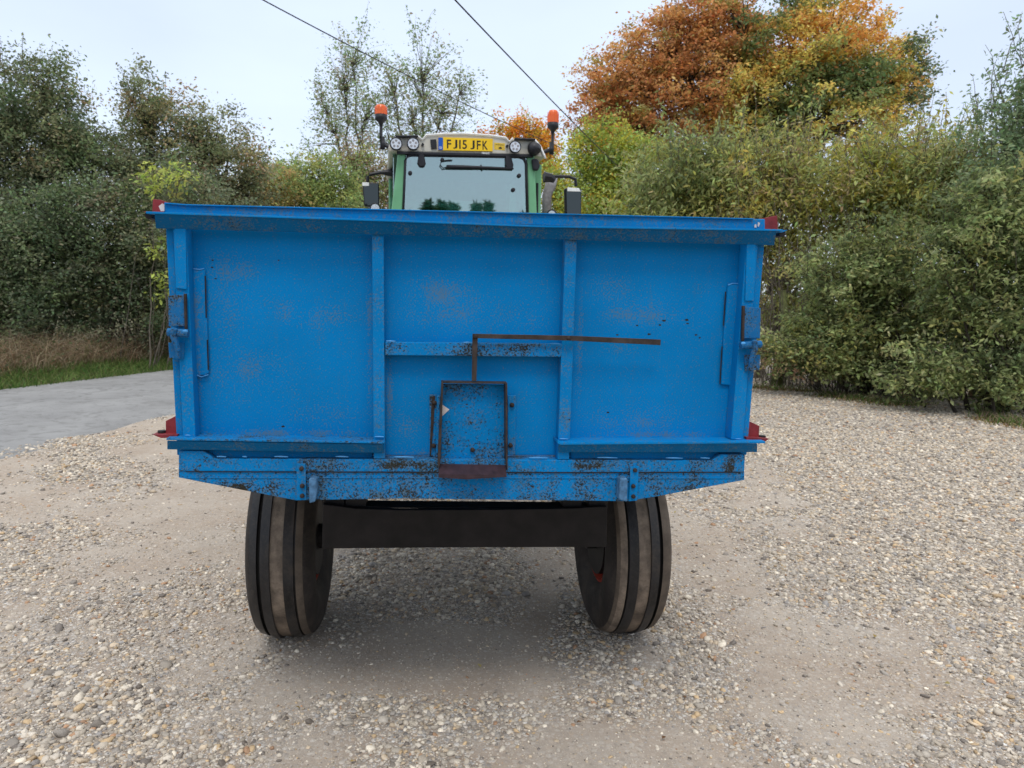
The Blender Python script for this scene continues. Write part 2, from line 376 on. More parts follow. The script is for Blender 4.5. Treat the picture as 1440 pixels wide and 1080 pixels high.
parts = [stones(26000, 1.7, 3.8, 2, .004, .0074, .42, 1), stones(70000, 1.7, 4.8, 1, .002, .0045, .45, 1), stones(80000, 1.7, 5.2, 1, .0012, .0021, .55, 1, .7), stones(42000, 3.7, 5.5, 1, .004, .0095, .4, 1), stones(95000, 5.3, 9, 1, .005, .0115, .36, 1), stones(85000, 8.8, 16, 1, .008, .014, .3, 1)]
off = 0; Vs = []; Fs = []; Cs = []
for V, Fc, c in parts: Vs.append(V); Fs.append(Fc+off); Cs.append(c); off += len(V)
tag(npmesh('gravel_stones', np.concatenate(Vs), np.concatenate(Fs), M['stone'], cols=np.concatenate(Cs), smooth=True), kind='stuff')

# ------------------------------------------------------------------ trailer
T = Frame(0, 2.34)
O_T = Vector((0, 2.34, 0))
def tp(px, py, v): return T.at(px, py, v)
def tpts(pts, v): return [tp(a, b, v) for a, b in pts]
pl = lambda px, py, rx, ry, s: (*tp(px, py, 0), rx*2.4/F, ry*2.4/F, s)
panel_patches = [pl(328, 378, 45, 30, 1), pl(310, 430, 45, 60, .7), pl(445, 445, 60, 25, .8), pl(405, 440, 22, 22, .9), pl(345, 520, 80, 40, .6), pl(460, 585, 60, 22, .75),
                 pl(620, 415, 55, 45, 1), pl(640, 440, 95, 35, .8), pl(740, 445, 50, 25, .6), pl(900, 440, 85, 25, .95), pl(860, 410, 40, 35, .7), pl(960, 445, 60, 20, .7), pl(900, 590, 100, 30, .7), pl(870, 490, 40, 15, .6), pl(570, 600, 40, 40, .5), pl(400, 610, 135, 9, 1.3), pl(920, 612, 120, 9, 1.3), pl(620, 636, 90, 9, 1.4), pl(278, 470, 7, 150, 1.1), pl(520, 470, 7, 150, .9), pl(1035, 480, 8, 140, .9), pl(548, 560, 7, 70, 1.), pl(815, 500, 6, 130, .8)]  # thin strips along seams and posts: joint shadow painted into the dirt speckle
dots = [(*tp(a, b, 0), r) for a, b, r in ((934, 451, .011), (928, 457, .009), (966, 450, .012), (967, 455, .008), (896, 458, .008), (913, 470, .01), (868, 471, .008), (979, 471, .009), (984, 475, .007), (299, 366, .007), (303, 392, .006), (392, 366, .006), (398, 600, .01), (298, 376, .007), (855, 580, .008))]
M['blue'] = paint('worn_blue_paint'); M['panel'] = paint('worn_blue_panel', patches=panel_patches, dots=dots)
M['blue_rusty'] = paint('rusty_blue_paint', grime=.85, chips=.6, patches=[pl(285, 652, 50, 26, 1.7), pl(335, 684, 80, 14, 2.), pl(1020, 652, 45, 26, 1.7), pl(560, 650, 120, 14, 1.3), pl(600, 701, 220, 8, 1.5), pl(820, 651, 150, 10, 1.2), pl(950, 682, 90, 12, 1.2)]); M['blue_mid'] = paint('scuffed_blue_paint', grime=.3, chips=.35)
M['latch'] = paint('rust_edged_latch', (.01, .13, .33), grime=.7, chips=.7); M['blue_shaded'] = paint('shaded_grimy_blue_paint', (0., .11, .27), grime=.45, chips=.3)  # last one: grimy blue, base darkened to paint in shade under the rail flanges
M['blue_light'] = simple('pale_blue_weld', (.06, .27, .56), .5)
M['red'] = simple('red_oxide_paint', (.20, .022, .028), .5, var=.35, vs=30, bmp=.2)
M['red_bright'] = simple('red_orange_rim_paint', (.32, .03, .015), .5, var=.3)
M['rust'] = simple('rusty_steel', (.032, .022, .018), .75, var=.55, vs=60, bmp=.4)
M['rustbar'] = simple('worn_brown_steel', (.036, .026, .022), .55, var=.6, vs=25, bmp=.3)
M['plum'] = simple('purple_brown_primer', (.035, .019, .024), .5, var=.4, vs=30, bmp=.2)
M['black'] = simple('black_chassis_paint', (.014, .012, .012), .55, var=.5, vs=20, bmp=.2)
M['beam'] = simple('dark_brown_beam', (.009, .007, .007), .5, var=.6, vs=14, bmp=.35)
M['pale'] = simple('bare_pale_metal', (.55, .5, .48), .5)
M['inner'] = simple('blue_body_inside', (.01, .11, .36), .6)

TR = empty('farm_trailer', O_T, 0, 'blue steel tipping trailer with rusty tailgate seen from behind on the gravel', 'trailer')
def tpart(name, polys, m, parent=TR, bev=.002, **k):
    os_ = []
    for pts, v0, v1 in polys: bm = bmesh.new(); slab(bm, tpts(pts, v0), v0, v1); os_.append(build(name, bm, m, parent, bev, **k))
    return os_[0]
# tailgate sheet
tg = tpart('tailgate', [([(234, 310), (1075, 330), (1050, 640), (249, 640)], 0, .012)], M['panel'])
# outer posts and inner stiffeners
tpart('corner_post', [([(243, 319), (262, 320), (275, 616), (257, 615)], -.052, -.001)], M['blue'], tg)
tpart('corner_post', [([(1050, 340), (1066, 342), (1045, 619), (1028, 618)], -.052, -.001)], M['blue'], tg)
tpart('side_flange', [([(233, 319), (243.3, 319), (257.3, 615), (248, 615)], -.03, .06)], M['blue_mid'], tg)
tpart('side_flange', [([(1065.5, 342), (1075, 343), (1052, 619), (1044.7, 619)], -.03, .06)], M['blue_mid'], tg)
tpart('corner_cover', [([(245, 320), (261, 321), (262.5, 407), (247, 405)], -.058, -.0525)], M['blue'], tg, .001)
tpart('corner_cover', [([(1050.5, 341), (1063, 342), (1060, 423), (1048, 423)], -.058, -.0525)], M['blue'], tg, .001)
tpart('stiffener', [([(523, 328), (539.5, 329), (541.5, 645), (525.5, 645)], -.045, -.0005)], M['blue_mid'], tg)
tpart('stiffener', [([(795, 336), (811.5, 337), (800.5, 646), (784, 646)], -.045, -.0005)], M['blue_mid'], tg)
tpart('cross_rail', [([(541.8, 481), (791, 484), (789.5, 502), (541.8, 499.5)], -.045, -.0005)], M['blue_rusty'], tg)
# top rail: fascia, flange edge, upright strip above it
tpart('top_rail', [([(230, 285.5), (262, 288), (1000, 306.5), (1076, 308), (1076, 330), (230, 306)], -.06, -.035)], M['blue_mid'], tg, .003)
def wedge(name, top, bot, vt, vb, m, parent, th=.006):
    a = [(tp(x, y, vt), vt) for x, y in top]; b = [(tp(x, y, vb), vb) for x, y in bot]; bm = bmesh.new()
    f = [bm.verts.new((u, v, w)) for (u, w), v in a] + [bm.verts.new((u, v, w)) for (u, w), v in reversed(b)]
    g = [bm.verts.new((v_.co.x, v_.co.y+th, v_.co.z)) for v_ in f]; n = len(f)
    bm.faces.new(f); bm.faces.new(g[::-1])
    for i in range(n): bm.faces.new((f[i], g[i], g[(i+1) % n], f[(i+1) % n]))
    return build(name, bm, m, parent, .0015)
wedge('rail_fascia', [(217, 300.5), (1092, 325.3)], [(219, 321), (1089, 345)], -.090, -.058, M['blue_shaded'], tg)
tpart('rail_flange', [([(205, 297.2), (560, 309.5), (760, 317), (1101, 322.4), (1101, 325.0), (760, 319.6), (560, 312.1), (205, 300.2)], -.094, -.0605)], M['blue_mid'], tg, .001)
tpart('rail_lip', [([(231, 284.6), (262, 287), (1000, 305.5), (1060, 307), (1060, 308.6), (1000, 307), (262, 288.8), (231, 286.4)], -.068, -.0605)], M['blue'], tg, .0008)
# pressed side covers on the sheet
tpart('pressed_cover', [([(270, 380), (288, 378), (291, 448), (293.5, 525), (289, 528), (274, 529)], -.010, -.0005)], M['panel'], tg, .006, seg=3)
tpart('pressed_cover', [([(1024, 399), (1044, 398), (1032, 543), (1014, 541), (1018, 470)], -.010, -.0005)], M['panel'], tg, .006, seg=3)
for a in ([(272, 378), (281, 379), (287, 377.5)], [(275, 527), (283, 530), (293, 527)], [(1024, 401), (1030, 398.5), (1044, 399)]):
    bm = bmesh.new(); tube(bm, [(*(q := tp(x, y, -.0105))[:1], -.0105, q[1]) for x, y in a], .0018, 6)
    build('weld_bead', bm, M['blue_light'], tg)
for x, y0, y1 in ((288.5, 388, 447), (291.5, 478, 520), (1020.5, 410, 458), (1015.5, 487, 540)):
    bm = bmesh.new(); a = tp(x, y0, -.0105); b_ = tp(x+(1.5 if x < 700 else -3), y1, -.0105); tube(bm, [(a[0], -.0095, a[1]), (b_[0], -.0095, b_[1])], .0022, 5)
    build('seam_gap', bm, M['black'], tg)
# lower angle rails
def ledge(x0, x1, y0, y1, xr0, xr1):
    wedge('lower_rail', [(x0, y0+3), (x1, y1+3)], [(x0, y0+15), (x1, y1+15)], -.074, -.056, M['blue_shaded'], tg)
ledge(235, 539, 617, 622, 0, 0); ledge(786, 1065, 621, 621, 0, 0)
tpart('rail_flange', [([(234, 616), (538, 621.5), (541, 618), (541, 623), (538, 624), (234, 619)], -.078, -.0)], M['blue_rusty'], tg, .001)
tpart('rail_flange', [([(784, 619), (788, 622), (1076, 620.5), (1076, 623.5), (788, 625.5), (784, 624)], -.078, -.0)], M['blue_mid'], tg, .001)
tpart('channel', [([(287, 630), (524, 632), (524, 648), (287, 646)], -.018, -.001), ([(802, 632), (1012, 632), (1003, 648), (802, 648)], -.018, -.001)], M['blue'], tg)
for x0, x1, y in ((305, 318, 642), (341, 347, 642), (386, 405, 642), (472, 490, 642), (555, 582, 642.5), (744, 770, 643.5), (840, 868, 643.5), (936, 960, 644), (985, 998, 644), (527, 540, 614), (787, 799, 617), (258, 271, 612), (1031, 1045, 617), (543, 556, 479.5), (652, 664, 481.5), (774, 788, 483)):
    v = -.048 if y > 630 else -.05
    bm = bmesh.new(); a = tp(x0, y, v); b_ = tp(x1, y+.5, v); tube(bm, [(a[0], v, a[1]), ((a[0]+b_[0])/2, v-.001, a[1]), (b_[0], v, b_[1])], [.0015, .0026, .0015], 6)
    build('weld_bead', bm, M['blue_light'], tg)
# floor-edge beam (two folds)
bb = tpart('rear_beam', [([(251, 634), (286, 634), (303, 645), (1001, 647.5), (1013, 639), (1048, 639), (1047, 664), (800, 664.5), (251, 663)], -.046, .02)], M['blue_rusty'], TR, .003)
tpart('beam_skirt', [([(251, 661.5), (800, 663.5), (1047, 662.5), (1047, 675), (925, 698), (882, 705), (800, 704), (560, 701), (417, 704), (355, 692), (251, 671.5)], -.042, -.03)], M['blue_rusty'], bb, .002)
tpart('fold_strip', [([(262, 671), (1035, 671.5), (1035, 673.2), (262, 672.6)], -.0445, -.042)], M['blue_rusty'], bb, .0005)
tpart('fold_seam', [([(262, 662.6), (800, 664), (1038, 663.4), (1038, 664.8), (800, 665.6), (262, 664.1)], -.0466, -.0462)], M['black'], bb, 0)
# hatch
hb = tpart('grain_hatch', [([(622, 540), (712, 541), (711, 648), (620, 647)], -.022, -.001)], M['blue_rusty'] if 0 else paint('chipped_blue_hatch', grime=.5, chips=.95), TR, .002)
tpart('side_cheek', [([(621, 537), (623.5, 537), (619.5, 648), (617, 662), (615.5, 650)], -.075, -.0225)], M['rustbar'], hb, .0006)
tpart('side_cheek', [([(711, 539), (713.5, 539), (714, 664), (711.5, 650)], -.075, -.0225)], M['rustbar'], hb, .0006)
tpart('top_lip', [([(621, 536.5), (713, 538), (713, 540), (621, 538.8)], -.06, -.0225)], M['rustbar'], hb, .0006)
tpart('side_rail', [([(604, 555), (614, 555), (613, 643), (603.5, 642)], -.012, -.0005), ([(614, 556), (619, 556), (617, 643), (613, 643)], -.018, -.0005)], M['blue_rusty'], hb, .002)
tpart('side_rail', [([(714, 556), (726, 556), (724.5, 640), (714, 640)], -.012, -.0005)], M['blue_mid'], hb, .002)
tpart('dark_strap', [([(607, 558), (612, 556), (609.5, 600), (606, 642), (604, 641)], -.0145, -.0125)], M['rust'], hb, .0006)
bm = bmesh.new()
for x, y in ((611, 567), (610, 627.5), (720.5, 570), (718.5, 627), (664.5, 632.5)):
    u, w = tp(x, y, -.024); v = -.013
    if x > 650 and x < 700: v = -.0225
    bm = bmesh.new(); bolt(bm, u, v, w, .008, .009); build('bolt', bm, M['rust'], hb, smooth=True)
bm = bmesh.new()      # rusty spout: sloping tray
a = [tp(619, 647, -.03), tp(711, 649, -.03)]; b_ = [tp(616.5, 667, -.10), tp(712.5, 668, -.10)]; c_ = [tp(617, 671.5, -.10), tp(655, 674, -.10), tp(712.5, 670.5, -.10)]
vs = [bm.verts.new((a[0][0], -.024, a[0][1])), bm.verts.new((a[1][0], -.024, a[1][1])), bm.verts.new((b_[1][0], -.10, b_[1][1])), bm.verts.new((b_[0][0], -.10, b_[0][1]))]
f = bm.faces.new(vs)
v2 = [bm.verts.new((c_[0][0], -.101, c_[0][1])), bm.verts.new((c_[1][0], -.101, c_[1][1])), bm.verts.new((c_[2][0], -.101, c_[2][1]))]
bm.faces.new((vs[3], vs[2], v2[2], v2[1], v2[0]))
sp_ = build('spout', bm, M['plum'], hb); s_ = sp_.modifiers.new('solid', 'SOLIDIFY'); s_.thickness = .003
bm = bmesh.new(); slab(bm, tpts([(622, 569), (632, 576), (622, 585)], -.0235), -.0235, -.0225); build('bare_patch', bm, M['pale'], hb)
# lever
lv = tpart('hatch_lever', [([(664.5, 470), (672, 470), (670, 536), (663.5, 536)], -.062, -.056)], M['rustbar'], TR, .001)
tpart('lever_bar', [([(664.5, 469.3), (800, 472), (929.5, 477.5), (929, 485.5), (880, 483), (800, 479), (664.5, 475.5)], -.069, -.063)], M['rustbar'], lv, .001)
bm = bmesh.new()
for x, y in ((668.5, 473.3), (799.5, 475.5)):
    bm = bmesh.new(); u, w = tp(x, y, -.07); bolt(bm, u, -.0695, w, .0065, .006); build('pivot_bolt', bm, M['rust'], lv, smooth=True)
# side latches
def latch(s):
    mx_ = (lambda x: x) if s < 0 else (lambda x: 1306-x)
    dy = 0 if s < 0 else 17
    q = lambda pts: [(mx_(x), y+dy) for x, y in pts]
    L = tpart('side_latch', [(q([(236, 416), (259, 414), (260, 459), (237, 459)]), -.066, -.059)], M['latch'], tg, .002)
    tpart('latch_back', [(q([(258, 413), (261.5, 413), (262.5, 463), (259.5, 463)]), -.07, -.059)], M['rust'], L, .001)
    bm = bmesh.new()
    a = tp(*q([(236, 467)])[0], -.075); b2 = tp(*q([(265, 469)])[0], -.075)
    tube(bm, [(a[0], -.075, a[1]), (b2[0], -.075, b2[1])], .013, 10); build('latch_barrel', bm, M['latch'], L, .001)
    bm = bmesh.new(); pp = [tp(*z, -.09) for z in q([(245, 462), (243, 474), (248, 492), (248, 505)])]
    tube(bm, [(u, -.09+.006*i, w) for i, (u, w) in enumerate(pp)], [.009, .010, .008, .006], 8); build('latch_hook', bm, M['latch'], L)
    tpart('latch_plate', [(q([(236.5, 482), (259, 482), (258, 505), (238, 503)]), -.0585, -.053)], M['latch'], L, .001)
    bm = bmesh.new(); u, w = tp(*q([(260, 466)])[0], -.09); bmesh.ops.create_icosphere(bm, subdivisions=2, radius=.007, matrix=Matrix.Translation((u, -.086, w)) @ Matrix.Diagonal((1.2, .6, .8, 1)))
    build('weld_blob', bm, M['blue_light'], L, smooth=True)
latch(-1); latch(1)
# straps and hooks on the beam
def bracket(ps, hooks, bolts):
    B = tpart('hinge_strap', [(ps, -.052, -.0465)], M['blue_mid'], bb, .001)
    for x, y in bolts: bm = bmesh.new(); u, w = tp(x, y, -.054); bolt(bm, u, -.053, w, .0075, .008); build('bolt', bm, M['rust'], B, smooth=True)
    tpart('hook', [(hooks, -.085, -.0465)], simple('pale_worn_blue', (.06, .15, .27), .5, var=.4, vs=60), bb, .004, seg=3)
bracket([(417, 652), (429.5, 652), (431, 703), (417, 703.5)], [(434, 674), (440, 671.5), (445, 674), (446, 690), (443, 706), (435, 708)], [(424, 659), (425, 683), (425, 697)])
bracket([(886.5, 656), (898.5, 656), (896, 704), (884.5, 705)], [(872, 673), (882, 672.5), (883, 676), (882, 706), (870.5, 703)], [(893, 661), (890.5, 683.5), (890.5, 698)])
# red corner fittings of the body sides
for s in (-1, 1):
    if s < 0:
        A = [(215, 280), (226, 281), (240, 286), (240, 300), (214, 297)]; Bp = [(201, 297), (230, 298), (230, 301), (209, 301)]
        Cp = [(233, 592), (249, 584), (249, 613), (233, 612)]; Dp = [(214, 611), (249, 611.5), (249, 614), (232, 616), (226, 616)]
    else:
        A = [(1068, 308), (1082, 305), (1093, 303), (1094, 323), (1068, 322)]; Bp = [(1076, 323), (1108, 323.5), (1100, 327), (1076, 327)]
        Cp = [(1053, 592), (1068, 599), (1067, 618), (1050, 617)]; Dp = [(1050, 615), (1082, 617), (1074, 622.5), (1050, 621)]
    tpart('corner_plate', [(A, .02, .03)], M['red'], TR, .001)
    tpart('corner_plate', [(Bp, -.07, .03)], M['red'] if s < 0 else M['blue_mid'], TR, .001)
    tpart('hinge_ear', [(Cp, -.02, -.012), (Dp, -.05, .02)], M['red'], TR, .001)
    bm = bmesh.new(); u, w = tp(227.5 if s < 0 else 1072, 607 if s < 0 else 614, -.02)
    lathe(bm, [(0, 0), (0, .012), (.008, .012), (.008, 0)], (0, 0, 1), (u, -.02, w-.004), 10); build('pin', bm, M['black'], TR)
    if s < 0: tpart('torn_edge', [([(223, 290), (228, 286), (231, 288), (231, 297), (226, 297)], -.064, -.0605)], M['pale'], TR, 0)
    else:
        tpart('torn_edge', [([(1061, 316), (1063.5, 315), (1064, 320), (1061, 320)], -.0625, -.0605), ([(1066, 312), (1069, 314), (1067, 319), (1065.5, 318)], -.0625, -.0605)], M['pale'], TR, 0)
    bm = bmesh.new(); u, w = tp(210.5 if s < 0 else 1098, 303.5 if s < 0 else 329, -.05); tube(bm, [(u, -.06, w), (u, -.02, w)], .011, 8); build('pin', bm, M['black'], TR)
# body: sides, headboard, floor
zt_ = 1.80; zb_ = 1.10; xw = .94
bm = bmesh.new(); box(bm, -xw, -xw+.045, .065, 2.75, zb_, zt_); 
for i in range(5): box(bm, -xw-.04, -xw-.001, .3+i*.5, .37+i*.5, zb_, zt_)
build('side_wall', bm, M['blue'], TR, .002)
bm = bmesh.new(); box(bm, xw-.045, xw, .065, 2.75, zb_, zt_)
for i in range(5): box(bm, xw+.001, xw+.04, .3+i*.5, .37+i*.5, zb_, zt_)
build('side_wall', bm, M['blue'], TR, .002)
bm = bmesh.new(); box(bm, -xw, xw, 2.752, 2.8, zb_, zt_+.02); build('headboard', bm, M['blue'], TR, .002)
bm = bmesh.new(); box(bm, -xw, xw, .022, 2.8, zb_-.03, zb_-.004); build('floor_plate', bm, M['blue_rusty'], TR)
# chassis
AX = 1.02; RT = .465
bm = bmesh.new()
for s in (-1, 1):
    box(bm, s*.50-.055, s*.50+.055, .3, 2.8, .90, 1.068)
for yy in (1.3, 2.0, 2.7): box(bm, -.445, .445, yy, yy+.07, 1.0, 1.068)
build('chassis_frame', bm, M['black'], TR, .003)
bm = bmesh.new()
for s in (-1, 1): tube(bm, [(s*.45, 2.75, .95), (s*.08, 4.35, .62)], .045, 8)
tube(bm, [(0, 4.3, .62), (0, 4.6, .55)], .05, 10)
build('drawbar', bm, M['black'], TR, smooth=True)
bm = bmesh.new(); q0 = tpts([(453, 711), (456, 772)], .385); 
pts = tpts([(454, 709), (500, 715), (560, 717), (700, 716.5), (800, 715), (854, 712), (853, 769.5), (640, 770), (482, 771.5), (453, 772)], .385)
slab(bm, pts, .385, .41)
slab(bm, [(pts[0][0], pts[0][1]-.016), (pts[5][0], pts[5][1]-.016), (pts[5][0], pts[5][1]-.022), (pts[0][0], pts[0][1]-.022)], .411, .50)
build('cross_beam', bm, M['beam'], TR, .004)
for x in (-.535, -.45, .42, .53): 
    bm = bmesh.new(); box(bm, x-.04, x+.04, .415, .50, .78, 1.068); build('beam_hanger', bm, M['black'], TR, .003)
bm = bmesh.new(); tube(bm, [(-.66, AX+.06, RT+.01), (.66, AX-.04, RT+.01)], .028, 12); build('axle', bm, M['black'], TR)
for s in (-1, 1): bm = bmesh.new(); box(bm, s*.50-.04, s*.50+.04, AX-.06, AX+.06, RT+.03, .90); build('axle_mount', bm, M['black'], TR, .003)
def rubber(name, col, var, rough=.6):
    m, t, b = mat(name); v = objco(t); n = noise(t, v, 9, 5, .65); f = noise(t, v, 90, 4, .7)
    c = mixc(t, rng_(t, n, .35, .7), col, tuple(x*var+.01 for x in col)); c = mixc(t, rng_(t, f, .5, .75, 0, .5), c, (.07, .054, .042))
    t.links.new(c, b.inputs['Base Color']); c = mixc(t, rng_(t, noise(t, v, 4, 6, .7, .6), .48, .66, 0, .45), c, (.10, .078, .06)); t.links.new(c, b.inputs['Base Color']); b.inputs['Specular IOR Level'].default_value = .28; t.links.new(rng_(t, n, .3, .7, rough-.12, rough+.2), b.inputs['Roughness']); bump(t, b, f, .25, .003); return m
M['rub'] = rubber('worn_black_rubber', (.013, .012, .012), 2.0, .42); M['mud'] = rubber('rubber_caked_with_mud', (.31, .24, .18), .25, .85); M['mud2'] = rubber('rubber_with_thin_mud', (.15, .115, .085), .4, .8)
M['groove'] = simple('groove_dirt', (.012, .011, .01), .9); M['wall'] = rubber('tyre_sidewall_rubber', (.018, .014, .012), 1.6, .65)
def wheel(s):
    W = empty('wheel', (-.805 if s < 0 else .78, 1.08 if s < 0 else .98, RT)); W.parent = TR
    r = RT; w = .148
    # offset positive = outward; ribs and grooves
    P = [(-.10, .215, 3), (-.135, .25, 3), (-.150, .31, 3), (-.148, .355, 3), (-.138, .392, 3), (-.122, .418, 3), (-.108, .432, 4), (-.106, .434, 4), (-.080, .441, 0), (-.040+.0, .4455, 0)]
    prof = [(-.095, .212), (-.135, .25), (-.150, .31), (-.149, .355), (-.140, .392), (-.126, .416), (-.112, .430),
            (-.082, .4385), (-.081, .430), (-.074, .430), (-.073, .4395), (-.031, .4475), (-.029, .439), (.026, .439), (.028, .448),
            (.068, .4405), (.070, .423), (.083, .421), (.085, .4355), (.118, .4265), (.132, .412), (.142, .39), (.150, .35), (.150, .31), (.135, .25), (.095, .212)]
    mi = [3, 3, 3, 3, 3, 3, 4, 0, 0, 0, 0, 0, 1, 0, 0, 2, 2, 2, 0, 3, 3, 3, 3, 3, 3]
    if s > 0: mi = [3, 3, 3, 3, 3, 4, 1, 4, 2, 0, 0, 0, 1, 0, 0, 2, 2, 2, 4, 4, 3, 3, 3, 3, 3]
    prof = [(s*a*.965, b*RT/.4475) for a, b in prof]
    bm = bmesh.new(); lathe(bm, prof, (1, 0, 0), (0, 0, 0), 96, mi)
    for v in bm.verts:
        if v.co.z < -.452: v.co.z = -.452 + (v.co.z+.452)*.3
    ty = build('tyre', bm, [M['rub'], M['mud'], M['groove'], M['wall'], M['mud2']], W, smooth=True)
    ty.modifiers.new('e', 'EDGE_SPLIT').split_angle = math.radians(50)
    bm = bmesh.new(); lathe(bm, [(s*a, b) for a, b in ((-.10, .222), (-.105, .21), (-.09, .2), (-.05, .185), (.0, .18), (.03, .17), (.03, .07), (.0, .065), (0, 0))], (1, 0, 0), (0, 0, 0), 48)
    rm = build('rim', bm, M['red_bright'], W, smooth=True); rm.modifiers.new('e', 'EDGE_SPLIT').split_angle = math.radians(40)
    bm = bmesh.new(); lathe(bm, [(-s*.16, .0), (-s*.16, .06), (s*.05, .06), (s*.05, 0)], (1, 0, 0), (0, 0, 0), 20); lathe(bm, [(-s*.115, 0), (-s*.115, .182), (-s*.05, .182), (-s*.05, 0)], (1, 0, 0), (0, 0, 0), 32); build('hub', bm, M['black'], W)
wheel(-1); wheel(1)

# ------------------------------------------------------------------ tractor
base = at_dist(658, 540, 7.1)
TX = Frame(base.x, base.y, math.radians(3.5)); TRC = empty('farm_tractor', TX.o, TX.th, 'green tractor with cream roof, two amber beacons and a yellow number plate', 'tractor')
xp = lambda px, py, v: TX.at(px, py, v)
def xpart(name, polys, m, parent=TRC, bev=.004, **k):
    os_ = []
    for pts, v0, v1 in polys: bm = bmesh.new(); slab(bm, [xp(a, b, v0) for a, b in pts], v0, v1); os_.append(build(name, bm, m, parent, bev, **k))
    return os_[0]
M['green'] = simple('tractor_green_paint', (.15, .36, .19), .3, var=.12, vs=4); M['cream'] = simple('cream_roof_plastic', (.56, .53, .45), .45, var=.1, vs=6)
M['white'] = simple('white_plastic', (.8, .8, .78), .4, var=.08); M['plastic'] = simple('black_plastic', (.018, .018, .022), .45, var=.3)
M['grey'] = simple('grey_exhaust_metal', (.3, .28, .28), .45, .3); M['yellow'] = simple('yellow_plate', (.82, .52, .015), .4, var=.05)
M['pblue'] = simple('plate_blue', (.01, .09, .42), .4, var=.05); M['ink'] = simple('plate_black', (.012, .012, .012), .4, var=.1)
M['lamp'] = simple('lamp_lens', (.62, .66, .72), .15, var=.3, vs=120); M['sticker'] = simple('yellow_sticker', (.68, .46, .05), .5, var=.2, vs=60)
M['lining'] = simple('grey_cab_lining', (.34, .38, .38), .8)
M['skin'] = simple('dark_seat_fabric', (.03, .035, .04), .8)
def orange():
    m, t, b = mat('amber_lens'); v = objco(t); n = noise(t, v, 40, 3)
    t.links.new(mixc(t, n, (.85, .10, .01), (1, .22, .03)), b.inputs['Base Color']); b.inputs['Roughness'].default_value = .2
    b.inputs['Transmission Weight'].default_value = .3; b.inputs['Subsurface Weight'].default_value = 0; return m
M['amber'] = orange()
def glass(name, tint, refl):
    m, t, b = mat(name); tr = N(t, 'ShaderNodeBsdfTransparent', _0=(*tint, 1)); gl = N(t, 'ShaderNodeBsdfGlossy'); gl.inputs['Roughness'].default_value = .018
    gl.inputs['Color'].default_value = (.8, .92, .93, 1)
    ms = N(t, 'ShaderNodeMixShader'); ms.inputs[0].default_value = refl; t.links.new(tr.outputs[0], ms.inputs[1]); t.links.new(gl.outputs[0], ms.inputs[2])
    t.links.new(ms.outputs[0], [x for x in t.nodes if x.type == 'OUTPUT_MATERIAL'][0].inputs[0]); return m
M['glass'] = glass('tinted_cab_glass', (.42, .60, .55), .33)
M['mirror'] = glass('mirror_glass', (.02, .035, .035), .07)
# roof
roof = xpart('cab_roof', [([(546, 208), (549, 198), (556, 192), (587, 191.5), (594, 197), (599, 190.5), (627, 188.5), (655, 188.5), (690, 191), (711, 194), (716, 200), (722, 194.5), (752, 196.5), (762, 206), (767, 219), (766, 222), (750, 218), (556, 213), (548, 213)], 0, 1.75)], M['cream'], bev=.012)
bm = bmesh.new()
rim = [(587, 191), (594, 196.3), (599, 189.8), (627, 187.8), (655, 187.8), (690, 190.2), (711, 193.3), (716, 199.3), (721, 194)]
tube(bm, [(*xp(a, b, -.012)[:1], -.012, xp(a, b, -.012)[1]) for a, b in rim], .009, 6); build('roof_trim', bm, M['white'], roof, smooth=True)
bm = bmesh.new()
tube(bm, [(xp(a, b, -.012)[0], -.012, xp(a, b, -.012)[1]) for a, b in [(745, 196), (752, 197), (759, 205), (765, 218), (767, 223)]], .012, 6); build('roof_trim', bm, M['white'], roof, smooth=True)
xpart('roof_bracket', [([(556, 190), (588, 190), (588, 192.5), (556, 192.5)], -.05, -.002), ([(724, 193.5), (753, 194.5), (753, 197), (724, 196)], -.05, -.002)], M['plastic'], roof)
xpart('rear_header', [([(558, 212.5), (750, 217), (750, 221), (558, 216.5)], -.03, .05)], M['plastic'])
xpart('roof_vent', [([(605, 196), (613.5, 195.5), (614.5, 209), (606.5, 209.5)], -.016, -.001)], M['plastic'], roof, .003)
for px, py, dk in ((557, 201.7, 0), (581, 201.7, 0), (724.8, 206, 0), (753, 208, 1)):
    u, w = xp(px, py, -.09); bm = bmesh.new()
    ax_ = (0, 1, 0) if not dk else (.5, -.85, 0)
    r_ = .058 if not dk else .066
    lathe(bm, [(-.03, r_*.86), (-.034, r_), (.0, r_*1.03), (.045, r_*.7), (.06, .0)], ax_, (u, -.09+.034, w), 24); L = build('work_light', bm, M['plastic'], TRC, smooth=True)
    if not dk:
        bm = bmesh.new(); lathe(bm, [(-.027, r_*.86), (-.028, 0)], ax_, (u, -.056, w), 24); build('lens', bm, M['lamp'], L)
        bm = bmesh.new()
        for k in range(5):
            a = k*2*math.pi/5+.3; lathe(bm, [(-.0285, .012), (-.0295, 0)], ax_, (u+.028*math.cos(a), -.056, w+.028*math.sin(a)), 8)
        build('reflector', bm, M['grey'], L)
for px in (594.5, 713.5):
    u, w = xp(px, 203 if px < 600 else 205, -.03); bm = bmesh.new(); tube(bm, [(u, -.03, w), (u, 0, w)], .013, 10); build('roof_plug', bm, M['plastic'], roof)
